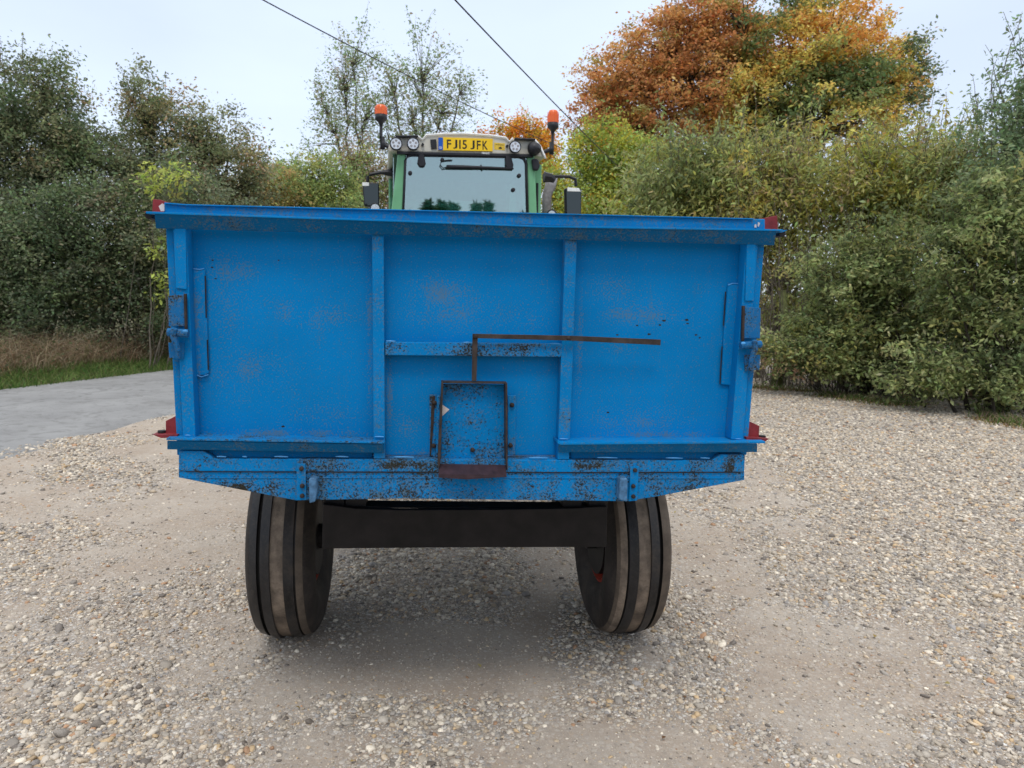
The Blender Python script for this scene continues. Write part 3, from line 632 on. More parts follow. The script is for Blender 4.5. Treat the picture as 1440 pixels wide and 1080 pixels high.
# plate
pp = [xp(a, b, -.02) for a, b in ((616, 192.6), (693, 195.2), (692.8, 212.8), (616, 211.2))]
bm = bmesh.new(); slab(bm, pp, -.02, -.004); pb = build('number_plate', bm, M['yellow'], TRC, .001)
xpart('blue_band', [([(616.3, 193), (623, 193.3), (623, 211), (616.3, 210.8)], -.0215, -.0202)], M['pblue'], pb, 0)
def text(name, s, m, parent, u, w, v, width, height, off=0., ang=0.):
    c = bpy.data.curves.new(name, 'FONT'); c.body = s; c.size = 1; c.extrude = 0; c.offset = off; c.resolution_u = 3
    o = bpy.data.objects.new('tmp', c); C.objects.link(o); dg = bpy.context.evaluated_depsgraph_get(); dg.update()
    me = bpy.data.meshes.new_from_object(o.evaluated_get(dg)); bpy.data.objects.remove(o)
    P = np.array([v_.co[:] for v_ in me.vertices]); mn = P.min(0); mxx = P.max(0)
    for v_ in me.vertices:
        x = (v_.co.x-mn[0])/(mxx[0]-mn[0])*width; z = (v_.co.y-mn[1])/(mxx[1]-mn[1])*height
        v_.co = (u + x*math.cos(ang) - z*math.sin(ang), v, w + x*math.sin(ang) + z*math.cos(ang))
    return link(name, me, m, parent)
bm = bmesh.new(); ang = math.atan2(xp(688, 209.8, -.0216)[1]-xp(628.5, 207.8, -.0216)[1], xp(688, 209.8, -.0216)[0]-xp(628.5, 207.8, -.0216)[0])
for ch, x0, x1 in (('F', 628.6, 634.6), ('J', 637.2, 643.2), ('I', 645.9, 647.9), ('5', 650.4, 656.6), ('J', 661.6, 667.6), ('F', 670.6, 676.2), ('K', 678.6, 686)):
    a0 = xp(x0, 208.6+(x0-628)*.035, -.0216); a1 = xp(x1, 208.6, -.0216); a2 = xp(x0, 196.1+(x0-628)*.035, -.0216)
    o_ = text('tmp', ch, M['ink'], None, a0[0], a0[1], -.0216, a1[0]-a0[0], a2[1]-a0[1], .012, ang); bm.from_mesh(o_.data); bpy.data.objects.remove(o_)
build('plate_lettering', bm, M['ink'], pb)
a0 = xp(617.5, 209, -.0225); text('band_lettering', 'GB', M['white'], pb, a0[0], a0[1], -.0225, .028, .022)
a0 = xp(643.5, 214.5, -.0312); text('header_lettering', 'HUNTER FARM SALES', M['white'], TRC, a0[0], a0[1], -.0312, .185, .014, .01) if 0 else None
a0 = xp(677.5, 216.3, -.0312); text('header_lettering', 'FENDT', M['white'], TRC, a0[0], a0[1], -.0312, .078, .017, .02)
st = xpart('warning_sticker', [([(695, 200.5), (710, 201.5), (710, 211.5), (695, 210.5)], -.0015, -.0002)], M['sticker'], roof, 0)
xpart('sticker_print', [([(702, 207), (705, 206.5), (706, 209.5), (701, 209)], -.003, -.0016), ([(697, 203), (708, 203.6), (708, 204.2), (697, 203.6)], -.003, -.0016)], M['ink'], st, 0)
# pillars, glass, frame
xpart('rear_pillar', [([(559.5, 214), (571, 215), (566.5, 330), (546.5, 330)], 0, .1)], M['green'], bev=.015)
xpart('rear_pillar', [([(741, 218), (752, 218), (756.5, 330), (743, 330)], 0, .1)], M['green'], bev=.015)
def strip(pts, w):  # window seal as a thin frame
    bm = bmesh.new(); tube(bm, [(xp(a, b, -.004)[0], -.004, xp(a, b, -.004)[1]) for a, b in pts], w, 6); return bm
build('window_seal', strip([(565.5, 330), (570, 226), (573, 219.5), (579, 218), (730, 220.5), (737, 223), (740, 230), (742.5, 330)], .014), M['plastic'], TRC, smooth=True)
G = xpart('rear_window', [([(571, 218), (740, 220), (742.5, 330), (565.5, 330)], .004, .009)], M['glass'], bev=0)
xpart('window_band', [([(560, 300), (750, 303), (750, 340), (560, 340)], .02, .06)], M['plastic'], TRC)
# side glazing, front pillars and front window
cw0 = xp(552, 260, .05)[0]; cw1 = xp(754, 260, .05)[0]
zr = xp(650, 213, 0)[1]
for u in (cw0+.01, cw1-.01): bm = bmesh.new(); box(bm, u-.004, u+.004, .11, 1.6, 1.6, zr); build('side_window', bm, M['glass'], TRC)
bm = bmesh.new(); box(bm, cw0+.05, cw1-.05, 1.64, 1.65, 1.6, zr); build('windscreen', bm, M['glass'], TRC)
for u in (cw0+.02, cw1-.02): bm = bmesh.new(); box(bm, u-.035, u+.035, 1.601, 1.68, 1.4, zr); build('front_pillar', bm, M['green'], TRC, .01)
bm = bmesh.new()
u = cw1+.012
for v0 in (.102,): box(bm, u-.03, u+.055, v0, v0+.16, 1.4, zr-.06)
build('door_pillar', bm, M['green'], TRC, .012)
bm = bmesh.new(); tube(bm, [(cw1+.035, .085, 1.7), (cw1+.02, .085, zr-.25)], .011, 8); build('side_hose', bm, M['plastic'], TRC)
bm = bmesh.new(); box(bm, cw0, cw1, .1, 1.7, 1.15, 1.5); box(bm, cw0-.03, cw1+.03, .5, 1.5, .9, 1.15); build('cab_base', bm, M['green'], TRC, .03)
bm = bmesh.new(); box(bm, cw0+.04, cw1-.04, 1.50, 1.58, zr-.26, zr-.03); build('sun_visor', bm, M['lining'], TRC, .01)
bm = bmesh.new(); box(bm, cw0+.04, cw1-.04, .12, 1.49, zr-.05, zr-.02); build('headliner', bm, M['lining'], TRC, .01)
for a_, b_ in ((cw0+.03, cw0+.19), (cw1-.17, cw1-.03)): bm = bmesh.new(); box(bm, a_, b_, 1.50, 1.58, 1.5, zr-.27); build('inner_pillar', bm, M['lining'], TRC, .01)
bm = bmesh.new(); box(bm, -.25, .25, .6, .72, 1.5, 2.12); box(bm, -.26, .26, .6, 1.1, 1.5, 1.68); build('seat', bm, M['skin'], TRC, .05, seg=3)
bm = bmesh.new(); lathe(bm, [(0, .2), (.015, .215), (.03, .2), (.015, .185), (0, .2)], (0, -.8, .6), (0, 1.2, 2.02), 28); tube(bm, [(0, 1.5, 1.6), (0, 1.22, 2.03)], .03, 8)
build('steering_wheel', bm, M['plastic'], TRC, smooth=True)
# wiper and window fittings
bm = bmesh.new()
P3 = lambda px, py, v: (xp(px, py, v)[0], v, xp(px, py, v)[1])
tube(bm, [P3(628, 234.5, -.03), P3(650, 234.8, -.03), P3(676, 235.5, -.03), P3(700, 236.3, -.03), P3(722, 237.3, -.03)], [.018, .018, .014, .012, .010], 8)
tube(bm, [P3(629, 235, -.04), P3(623, 236.5, -.04), P3(619, 232, -.03), P3(621, 226.5, -.02), P3(629, 225.2, -.02), P3(636, 225.2, -.02)], .006, 6)
tube(bm, [P3(676, 232, -.03), P3(679, 239, -.03)], .008, 6)
build('wiper', bm, M['plastic'], TRC, smooth=True)
bm = bmesh.new()
for px, py, r_ in ((576.8, 243.3, .02), (730, 247, .02), (721.8, 267, .02), (622, 224.5, .018)):
    bm = bmesh.new(); u, w = xp(px, py, -.01); lathe(bm, [(.02, r_), (-.012, r_), (-.018, r_*.6), (-.018, 0)], (0, 1, 0), (u, -.004, w), 16)
    build('window_knob', bm, M['plastic'], TRC, smooth=True)
xpart('window_hinge', [([(589, 215), (596, 215), (599, 230), (597, 234.5), (590, 234.5), (587, 229)], -.03, -.002)], M['plastic'], TRC, .01)
xpart('window_hinge', [([(711, 219), (719, 219), (722.5, 232), (721, 237), (713, 237), (711, 232)], -.03, -.002)], M['plastic'], TRC, .01)
xpart('interior_trim', [([(572, 219), (576, 219), (579, 228), (578, 234), (571, 234)], .02, .03)], M['plastic'], TRC, .006)
xpart('pillar_lamp', [([(748, 223), (757, 223), (760, 232), (757, 240), (750, 239)], -.05, -.002)], M['plastic'], TRC, .015)
# beacons
for px, pyt, pyb, w0, pxs, pys in ((535.8, 147.5, 161.5, 16, 538, 210), (777.6, 155, 173, 15.5, 775.5, 217)):
    v = .35
    ut, wt = xp(px, pyt, v); ub, wb = xp(px, pyb, v); r_ = w0/2*7.5/F*.98; h_ = wt-wb
    bm = bmesh.new(); lathe(bm, [(0, r_), (h_*.45, r_*.98), (h_*.86, r_*.86), (h_*.97, r_*.7), (h_, 0)], (0, 0, 1), (ub, v, wb), 24); Bc = build('beacon', bm, M['amber'], TRC, smooth=True)
    bm = bmesh.new()
    for k in range(16):
        a = k*math.pi/8; box(bm, ub+r_*math.cos(a)-.002, ub+r_*math.cos(a)+.002, v+r_*math.sin(a)-.002, v+r_*math.sin(a)+.002, wb, wb+h_*.8)
    build('lens_ribs', bm, M['amber'], Bc)
    bm = bmesh.new(); lathe(bm, [(.0, 0), (0, r_*1.02), (-.045, r_*1.0), (-.075, r_*.45), (-.10, r_*.3), (-.10, 0)], (0, 0, 1), (ub, v, wb), 24); build('beacon_base', bm, M['plastic'], Bc, smooth=True)
    us, ws = xp(pxs, pys, v); bm = bmesh.new(); tube(bm, [(ub, v, wb-.08), (ub, v, wb-.25), (us, v, ws+.12), (us, v, ws)], [.016, .016, .024, .026], 8)
    tube(bm, [(us, v, ws+.05), (us+(.13 if px < 650 else -.13), v, ws)], .02, 8); build('beacon_stem', bm, M['plastic'], Bc, smooth=True)
# mirrors
def mirror(arm, body, top, lamp, foot):
    v = .9
    bm = bmesh.new(); tube(bm, [P3(a, b, v) for a, b in arm], [.05]+[.02]*(len(arm)-1), 6); A = build('mirror_arm', bm, M['plastic'], TRC, .004)
    B = xpart('mirror', [(body, v, v+.09)], M['plastic'], TRC, .02, seg=3)
    cx_ = sum(p[0] for p in body)/len(body); cy_ = sum(p[1] for p in body)/len(body)
    xpart('mirror_glass', [([(cx_+(a-cx_)*.86, cy_+(b-cy_)*.9) for a, b in body], v-.004, v-.001)], M['mirror'], B, 0)
    xpart('mirror_cap', [(top, v-.012, v-.005)], M['white'], B, .004)
    u, w = xp(*lamp, v-.1); bm = bmesh.new(); lathe(bm, [(-.03, .045), (-.034, .056), (0, .06), (.05, .03), (.05, 0)], (0, 1, 0), (u, v-.06, w), 20); L = build('work_light', bm, M['plastic'], TRC, smooth=True)
    bm = bmesh.new(); lathe(bm, [(-.028, .046), (-.029, 0)], (0, 1, 0), (u, v-.06, w), 20); build('lens', bm, M['lamp'], L)
mirror([(552, 243), (535, 242.5), (520, 245.5), (517, 248), (517, 256)], [(509.5, 256), (533, 257), (533.5, 291), (512, 290)], [(509.5, 256.5), (519, 256.5), (519, 261.5), (509.5, 261.5)], (527.5, 292.5), 0)
mirror([(764, 250), (779, 248), (800, 248.5), (809, 252), (810, 262)], [(795, 264), (818, 265), (818, 304), (796, 303)], [(798, 263.5), (814, 264.5), (817, 269.5), (798, 269)], (776.5, 301.5), 0)
bm = bmesh.new()
tube(bm, [P3(765, 249, .8), P3(774, 250, .8), P3(780, 254, .8)], [.06, .05, .03], 8)
build('mirror_bracket', bm, M['plastic'], TRC)
bm = bmesh.new(); tube(bm, [P3(776, 249, 1.2), P3(774, 262, 1.2), P3(769, 275, 1.2), P3(769, 340, 1.2)], [.07, .065, .055, .055], 14); build('exhaust', bm, M['grey'], TRC, smooth=True)
# bonnet, fenders, wheels (mostly behind the trailer)
bm = bmesh.new(); slab(bm, [(-.45, .9), (.45, .9), (.47, 1.6), (.3, 1.85), (-.3, 1.85), (-.47, 1.6)], 1.7, 3.9); build('bonnet', bm, M['green'], TRC, .05, seg=3)
bm = bmesh.new(); box(bm, -.3, .3, -.2, 3.8, .55, .9); build('transmission', bm, M['plastic'], TRC, .03)
def big_wheel(u, v, R_, w):
    W = empty('wheel', (u, v, R_)); W.parent = TRC; bm = bmesh.new()
    lathe(bm, [(-w*.8, R_*.5), (-w, R_*.7), (-w*.95, R_*.88), (-w*.8, R_*.95), (w*.8, R_*.95), (w*.95, R_*.88), (w, R_*.7), (w*.8, R_*.5)], (1, 0, 0), (0, 0, 0), 40)
    for k in range(20):
        for s in (-1, 1):
            a = (k + (.5 if s > 0 else 0))*math.pi/10; b2 = a+.16
            for a_, u_ in ((a, 0),):
                q = [Vector((s*.02, math.cos(a)*R_*.94, math.sin(a)*R_*.94)), Vector((s*w*.95, math.cos(b2)*R_*.93, math.sin(b2)*R_*.93))]
                tube(bm, q, [.035, .035], 4)
    t_ = build('tyre', bm, M['rub'], W, smooth=False)
    bm = bmesh.new(); lathe(bm, [(-w*.8, R_*.5), (-w*.5, R_*.47), (w*.2, R_*.45), (w*.2, .12), (w*.2, 0)], (1, 0, 0), (0, 0, 0), 32); build('rim', bm, M['red'], W)
for s in (-1, 1): big_wheel(s*.95, .35, .95, .27); big_wheel(s*.88, 3.0, .68, .22)
bm = bmesh.new()
for s in (-1, 1):
    pr = [(.35+1.03*math.cos(a), .95+1.03*math.sin(a)) for a in np.linspace(.35, 2.6, 12)]
    for (y0, z0), (y1, z1) in zip(pr[:-1], pr[1:]):
        x0, x1 = sorted((s*.62, s*1.18))
        vs = [bm.verts.new(c) for c in ((x0, y0, z0), (x1, y0, z0), (x1, y1, z1), (x0, y1, z1))]; bm.faces.new(vs)
fo = build('fender', bm, M['green'], TRC); fo.modifiers.new('s', 'SOLIDIFY').thickness = .02
bm = bmesh.new(); box(bm, -.06, .06, -.75, -.1, .5, .58); build('hitch', bm, M['black'], TRC)

# ------------------------------------------------------------------ cables
M['cable'] = simple('black_cable', (.03, .03, .033), .6)
def cable(p, q, zc, label, sag):
    a = CAM + ray(*p)*((zc-HCAM)/ray(*p).z); b_ = CAM + ray(*q)*((zc+.0-HCAM)/ray(*q).z)
    d = (b_-a); s0 = -1.0; s1 = 1.6; pts = []
    for i in range(60):
        s = s0+(s1-s0)*i/59; P_ = a+d*s; P_.z += sag*((s-.5)**2-.25)*.6; pts.append(P_)
    bm = bmesh.new(); tube(bm, pts, .0105, 6); o = build('overhead_cable', bm, M['cable'], None, smooth=True); tag(o, label, 'cable', 'overhead cables')
cable((370, 0), (700, 168), 6.4, 'thin dark overhead cable running down behind the tractor roof, left of the two', .25)
cable((640, 0), (880, 245), 5.4, 'dark overhead cable crossing the sky beside the orange maple, right of the two', .25)

# ------------------------------------------------------------------ plants
def M_bark(name, col): return simple(name, col, .9, var=.4, vs=12, bmp=.5)
BARK = M_bark('grey_brown_bark', (.13, .11, .085)); DBARK = M_bark('dark_bark', (.055, .045, .035)); MOSS = M_bark('mossy_bark', (.10, .11, .04))
def tubes_np(segs, seg=5):          # segs: list of (points (n,3), radii (n,))
    Vs, Fs = [], []; off = 0; ang = np.arange(seg)*2*np.pi/seg
    for P, r in segs:
        P = np.asarray(P); d = np.gradient(P, axis=0); d /= np.linalg.norm(d, axis=1)[:, None]+1e-9
        ref = np.where(np.abs(d[:, 2:3]) < .9, np.array([[0, 0, 1.]]), np.array([[1., 0, 0]])); a = np.cross(d, ref); a /= np.linalg.norm(a, axis=1)[:, None]+1e-9; b = np.cross(d, a)
        V = P[:, None] + (a[:, None]*np.cos(ang)[None, :, None] + b[:, None]*np.sin(ang)[None, :, None])*np.asarray(r)[:, None, None]
        n = len(P); i = off + np.arange(n*seg).reshape(n, seg); j = np.roll(i, -1, 1)
        Fs.append(np.stack([i[:-1], j[:-1], j[1:], i[1:]], -1).reshape(-1, 4)); Vs.append(V.reshape(-1, 3)); off += n*seg
    return np.concatenate(Vs), np.concatenate(Fs)
def bez(a, b, bow, n=7):
    t = np.linspace(0, 1, n)[:, None]; a = np.asarray(a); b = np.asarray(b); m_ = (a+b)/2 + bow
    P = (1-t)**2*a + 2*t*(1-t)*m_ + t*t*b; P[1:-1] += rng.normal(0, .03, (n-2, 3))*np.linalg.norm(b-a)*.35; return P
def leaf_mesh(name, P, S, cols, m, parent, aspect=.55, droop=.3, up=.35, dirs=None):
    n = len(P); d = rng.normal(0, 1, (n, 3)); d[:, 2] = d[:, 2]*.6 - droop; 
    if dirs is not None: d = d*.6 + dirs
    d /= np.linalg.norm(d, axis=1)[:, None]
    nn = rng.normal(0, 1, (n, 3)); nn[:, 2] = np.abs(nn[:, 2])+up; w = np.cross(d, nn); w /= np.linalg.norm(w, axis=1)[:, None]+1e-9
    nrm = np.cross(w, d); S = S[:, None]
    V = np.stack([P, P + d*S*.45 + w*S*aspect*.5 + nrm*S*.08, P + d*S, P + d*S*.45 - w*S*aspect*.5 + nrm*S*.08], 1).reshape(-1, 3)
    Fc = np.arange(n*4).reshape(n, 4)
    return npmesh(name, V, Fc, m, parent, cols=np.repeat(cols, 4, 0))
def plant(name, label, cat, lobes, D, base, ncl, nlf, leaf, pal, pw, bark=BARK, trunk=.12, stems=1, group=None, spread=.3, twig=.6, aspect=.55, droop=.3, cvar=.22, shell=.55, flat_=.75, shoots=0, shoot_len=1., zone=None, D2=None, depth=.8, seed=0, tipfrac=.4):
    """lobes: (px, py, rx, ry[, D]) ellipsoids given by where they appear; base: (px, D) of the foot"""
    global rng
    rng = np.random.default_rng(1000+seed)
    pal = np.array(pal); mn_ = pal.mean(1, keepdims=True); pal = pal*np.where(mn_ < .12, 3.5, np.where(mn_ < .2, 2.2, 1.4)); pw = np.array(pw, float); pw /= pw.sum()
    b0 = at_dist(base[0], 540, base[1]); b0.z = 0.; B0 = np.array([b0.x, b0.y, 0.])
    T_ = empty(name, b0, 0, label, cat, group)
    LC = []; LR = []
    for l in lobes:
        Dl = l[4] if len(l) > 4 else D; c = at_dist(l[0], l[1], Dl); rx = l[2]*Dl/F; rz = l[3]*Dl/F; LC.append(np.array(c[:])); LR.append(np.array([rx, max(rx, rz)*depth, rz]))
    LC = np.array(LC); LR = np.array(LR); vol = (LR[:, 0]*LR[:, 2])**.9; vol /= vol.sum()
    li = rng.choice(len(lobes), ncl, p=vol)
    d = rng.normal(0, 1, (ncl, 3)); d /= np.linalg.norm(d, axis=1)[:, None]; rad = (shell + (1-shell)*rng.random(ncl)**.6)*np.where(rng.random(ncl) < .35, rng.random(ncl), 1)
    lump = 1 + .18*np.sin(d[:, 0]*5+li*2.1)*np.sin(d[:, 2]*6+li) + rng.normal(0, .06, ncl)
    P = LC[li] + d*LR[li]*(rad*lump)[:, None]
    P = P[P[:, 2] > .12]; ncl = len(P)
    li = np.argmin((((P[:, None]-LC[None])/LR[None])**2).sum(-1), 1)
    segs = []; forks = []
    roots = [B0 + np.array([rng.normal(0, .25), rng.normal(0, .25), -.15])*(stems > 1) + np.array([0, 0, -.1]) for _ in range(stems)]
    zmin = LC[:, 2].min(); rtr = trunk
    limbs = []
    for j in range(len(LC)):
        r0 = roots[j % stems]; tgt = LC[j]; 
        if stems == 1:
            fk = B0 + (np.array([LC[:, 0].mean(), LC[:, 1].mean(), 0])-B0)*.3; fk[2] = zmin*.55
            a = bez(B0+[0, 0, -.1], fk, rng.normal(0, .1, 3)*trunk*4, 6); b = bez(fk, tgt + LR[j]*[0, 0, .2], np.array([0, 0, .15])*np.linalg.norm(tgt-fk)+rng.normal(0, .2, 3), 9)
            if j == 0: segs.append((a, np.linspace(trunk, trunk*.75, 6)))
            segs.append((b, np.linspace(trunk*.6, trunk*.12, 9))); limbs.append(b)
        else:
            b = bez(r0, tgt + LR[j]*[0, 0, .3], rng.normal(0, .3, 3), 9); segs.append((b, np.linspace(trunk, trunk*.15, 9))); limbs.append(b)
    if stems > 1:
        for k in range(stems*2):
            j = rng.integers(len(LC)); tgt = LC[j] + rng.uniform(-.8, .8, 3)*LR[j]; b = bez(roots[k % stems]+rng.normal(0, .3, 3)*[1, 1, 0], tgt, rng.normal(0, .3, 3), 8); segs.append((b, np.linspace(trunk*.6, trunk*.1, 8)))
    nb = int(ncl*tipfrac)
    for i in range(nb):
        L = limbs[li[i]]; k = np.argmin(((L-P[i])**2).sum(1)); k = max(1, min(len(L)-2, k-1 if P[i][2] > L[k][2] else k))
        segs.append((bez(L[k], P[i], np.array([0, 0, .1])*np.linalg.norm(P[i]-L[k]), 6), np.linspace(trunk*.16, max(trunk*.03, .004), 6)))
    # twigs reaching out of clusters
    ctr = LC[li]
    outw = (P-ctr)/LR[li]; outw /= np.linalg.norm(outw, axis=1)[:, None]+1e-6
    tw = outw + rng.normal(0, .5, (ncl, 3)); tw[:, 2] += .35; tw /= np.linalg.norm(tw, axis=1)[:, None]
    nt_ = int(ncl*twig); TL = spread*rng.uniform(1.0, 2.2, ncl)
    for i in range(nt_): segs.append((bez(P[i], P[i]+tw[i]*TL[i], rng.normal(0, .06, 3), 4), np.linspace(max(.004, trunk*.03), .0025, 4)))
    # long shoots sticking out of the top
    leafP = []; leafC = []
    base_c = pal[rng.choice(len(pal), ncl, p=pw)]
    if zone is not None: base_c = zone(P, base_c, rng)
    for s in range(shoots):
        i = rng.choice(np.argsort(-P[:, 2])[:max(4, ncl//2)]); dr = np.array([rng.normal(0, .3), rng.normal(0, .3), 1.]); L_ = shoot_len*rng.uniform(.5, 1.3)
        e_ = P[i] + dr/np.linalg.norm(dr)*L_; b = bez(P[i], e_, rng.normal(0, .08, 3), 6); segs.append((b, np.linspace(.008, .003, 6)))
        k = max(4, int(L_/leaf*2.2)); t = rng.random(k)**.8; leafP.append(P[i]+(e_-P[i])*t[:, None]+rng.normal(0, leaf*.35, (k, 3))); leafC.append(np.repeat(base_c[i][None], k, 0))
    segs = [(a-B0, r) for a, r in segs]
    V, Fc = tubes_np(segs, 5); npmesh('trunk' if stems == 1 else 'stems', V, Fc, bark, T_, smooth=True)
    k = nlf//ncl; idx = np.repeat(np.arange(ncl), k); n = len(idx)
    sp_r = spread*rng.uniform(.6, 1.4, ncl)
    g_ = rng.normal(0, 1, (n, 3)); g_[:, 2] *= flat_
    LP = P[idx] + g_*sp_r[idx][:, None]*.55 + tw[idx]*(TL[idx]*rng.random(n)**1.5*(idx < nt_))[:, None]*.9
    LCc = base_c[idx]
    if leafP: LP = np.concatenate([LP]+leafP); LCc = np.concatenate([LCc]+leafC)
    keep = LP[:, 2] > .03; LP = LP[keep]; LCc = LCc[keep]; n = len(LP)
    LCc = LCc*(1+rng.normal(0, cvar, (n, 1))) * (1+rng.normal(0, .07, (n, 3)))
    mixk = rng.random(n) < .08; LCc[mixk] = pal[rng.choice(len(pal), mixk.sum(), p=pw)]
    S = leaf*rng.uniform(.45, 1.45, n)
    leaf_mesh('crown' if stems == 1 else 'foliage', LP-B0, S, np.clip(LCc, .005, .9), M['leaf'], T_, aspect, droop)
    return T_

OLIVE = [(.10, .105, .06), (.062, .072, .035), (.11, .105, .055), (.05, .056, .030), (.14, .12, .06), (.13, .09, .05)]
DARKG = [(.07, .08, .05), (.036, .05, .026), (.07, .08, .042), (.09, .08, .05), (.06, .08, .036)]
# left hedgerow
plant('hawthorn', 'tall dark hawthorn at the far left edge of the lane', 'tree', [(15, 170, 85, 95), (-60, 230, 80, 130), (60, 250, 75, 90), (-10, 330, 100, 90), (100, 190, 45, 60), (140, 235, 50, 50), (60, 130, 40, 40)], 16.5, (20, 16.5), 700, 80000, .078, OLIVE+DARKG, [2, 3, 1, 3, .4, .5, 3, 3, 2, .6, 1], DBARK, .11, 4, 'hedgerow shrubs along the lane', spread=.30, shoots=26, shoot_len=.8, seed=1)
plant('hawthorn', 'wide spreading hawthorn against the sky above the left end of the trailer', 'tree', [(215, 165, 55, 65), (300, 215, 70, 60), (250, 270, 85, 50), (350, 255, 38, 45), (190, 240, 60, 60)], 18.0, (255, 18.0), 460, 40000, .078, OLIVE, [3, 3, 2, 3, .8, 1], DBARK, .12, 3, 'hedgerow shrubs along the lane', spread=.26, shoots=34, shoot_len=.9, seed=2, shell=.3)
plant('bramble_thicket', 'dense dark ivy and bramble thicket at the far left above the dry verge', 'bush', [(20, 380, 110, 85), (95, 330, 75, 80), (-70, 370, 90, 110), (60, 430, 90, 50)], 15.5, (30, 15.6), 700, 70000, .075, DARKG, [3, 3, 2, .5, 2], DBARK, .05, 5, 'hedgerow shrubs along the lane', spread=.30, seed=3)
plant('bramble_thicket', 'dark tangled thicket beside the left edge of the trailer tailgate', 'bush', [(190, 350, 80, 80), (260, 330, 80, 90), (150, 400, 70, 70), (235, 420, 80, 55)], 16.3, (205, 16.3), 660, 64000, .075, DARKG+OLIVE[:3], [3, 3, 2, 1, 2, 1, 1, 1], DBARK, .05, 5, 'hedgerow shrubs along the lane', spread=.30, seed=4)
plant('elder_sapling', 'bright yellow-green sapling at the left corner of the trailer tailgate', 'sapling', [(215, 245, 20, 22), (238, 262, 20, 16), (222, 350, 12, 22), (232, 400, 12, 22), (250, 240, 14, 14)], 14.9, (235, 15.2), 40, 620, .115, [(.24, .27, .06), (.17, .21, .06), (.32, .31, .10)], [3, 2, 1], BARK, .02, 3, spread=.17, aspect=.42, seed=5)
# brush further along the lane
BR = [(.14, .15, .05), (.09, .12, .045), (.2, .17, .06), (.07, .09, .035), (.24, .17, .07)]
plant('hedge_shrub', 'round green shrub left of the tractor cab below the bare tall tree', 'bush', [(440, 262, 45, 42), (400, 285, 45, 45), (480, 285, 40, 50)], 25, (440, 25), 330, 26000, .10, BR, [3, 3, 1, 3, 0], DBARK, .09, 3, 'roadside shrubs beyond the trailer', spread=.33, shoots=10, seed=6)
plant('hedge_shrub', 'low yellow-brown shrub behind the top rail of the trailer, right of the hawthorn', 'bush', [(345, 285, 45, 30), (385, 262, 32, 30), (300, 300, 60, 28)], 23, (340, 23), 240, 18000, .095, BR, [1, 1, 3, 1, 3], DBARK, .08, 3, 'roadside shrubs beyond the trailer', spread=.32, shoots=10, seed=7)
plant('hedge_shrub', 'greyish brown shrub directly behind the left mirror of the tractor', 'bush', [(520, 255, 45, 45), (560, 290, 60, 50), (490, 225, 25, 28)], 28, (530, 28), 260, 18000, .10, BR+[(.17, .13, .09)], [1, 2, 1, 2, 1, 4], DBARK, .09, 3, 'roadside shrubs beyond the trailer', spread=.36, shoots=10, seed=8)
ASH = [(.14, .17, .09), (.10, .13, .07), (.19, .19, .11), (.2, .16, .1)]
plant('thin_tree', 'tall sparse half-bare tree left of the tractor beacon', 'tree', [(490, 120, 42, 60), (470, 190, 35, 45), (515, 165, 40, 50), (500, 75, 25, 30), (455, 155, 20, 30)], 33, (502, 33), 230, 5200, .13, ASH, [3, 3, 2, 1], BARK, .12, 1, 'sparse tall trees beyond the tractor', spread=.42, twig=1., shoots=20, shoot_len=1.0, seed=9, shell=.25, tipfrac=1.)
plant('thin_tree', 'tall sparse half-bare tree directly above the tractor roof', 'tree', [(600, 105, 45, 50), (625, 155, 42, 50), (580, 165, 40, 50), (600, 210, 65, 35), (655, 130, 15, 40), (550, 125, 30, 45), (545, 200, 35, 35)], 34, (598, 34), 340, 8500, .13, ASH, [3, 3, 2, 1], BARK, .14, 1, 'sparse tall trees beyond the tractor', spread=.42, twig=1., shoots=24, shoot_len=1.0, seed=10, shell=.25, tipfrac=1.)
ORG = [(.62, .25, .03), (.66, .36, .05), (.45, .17, .03), (.30, .28, .05)]
plant('field_maple', 'small bright orange tree behind the tractor roof', 'tree', [(710, 200, 30, 32), (745, 190, 26, 22), (765, 215, 20, 28), (728, 235, 50, 38)], 45, (735, 45), 260, 15000, .17, ORG, [3, 3, 1, 2], DBARK, .16, 1, spread=.5, shoots=12, shoot_len=1., seed=11)
YG = [(.40, .38, .06), (.28, .33, .07), (.19, .25, .07), (.48, .30, .05), (.13, .18, .05)]
plant('yellow_tree', 'yellow-green tree right of the tractor mirror, below the orange maple', 'tree', [(865, 220, 55, 42), (840, 265, 42, 45), (905, 255, 50, 55), (825, 210, 22, 25), (880, 300, 70, 40)], 24.5, (870, 24.5), 480, 38000, .11, YG, [3, 3, 3, 1, 2], DBARK, .11, 2, spread=.34, shoots=14, shoot_len=.6, seed=12)
plant('yellow_tree', 'yellow-leaved shrub between the tractor cab and its right mirror', 'tree', [(778, 255, 16, 30), (790, 290, 24, 34)], 30, (785, 30), 90, 5500, .13, YG, [4, 3, 2, 1, 1], DBARK, .07, 2, spread=.36, seed=13)
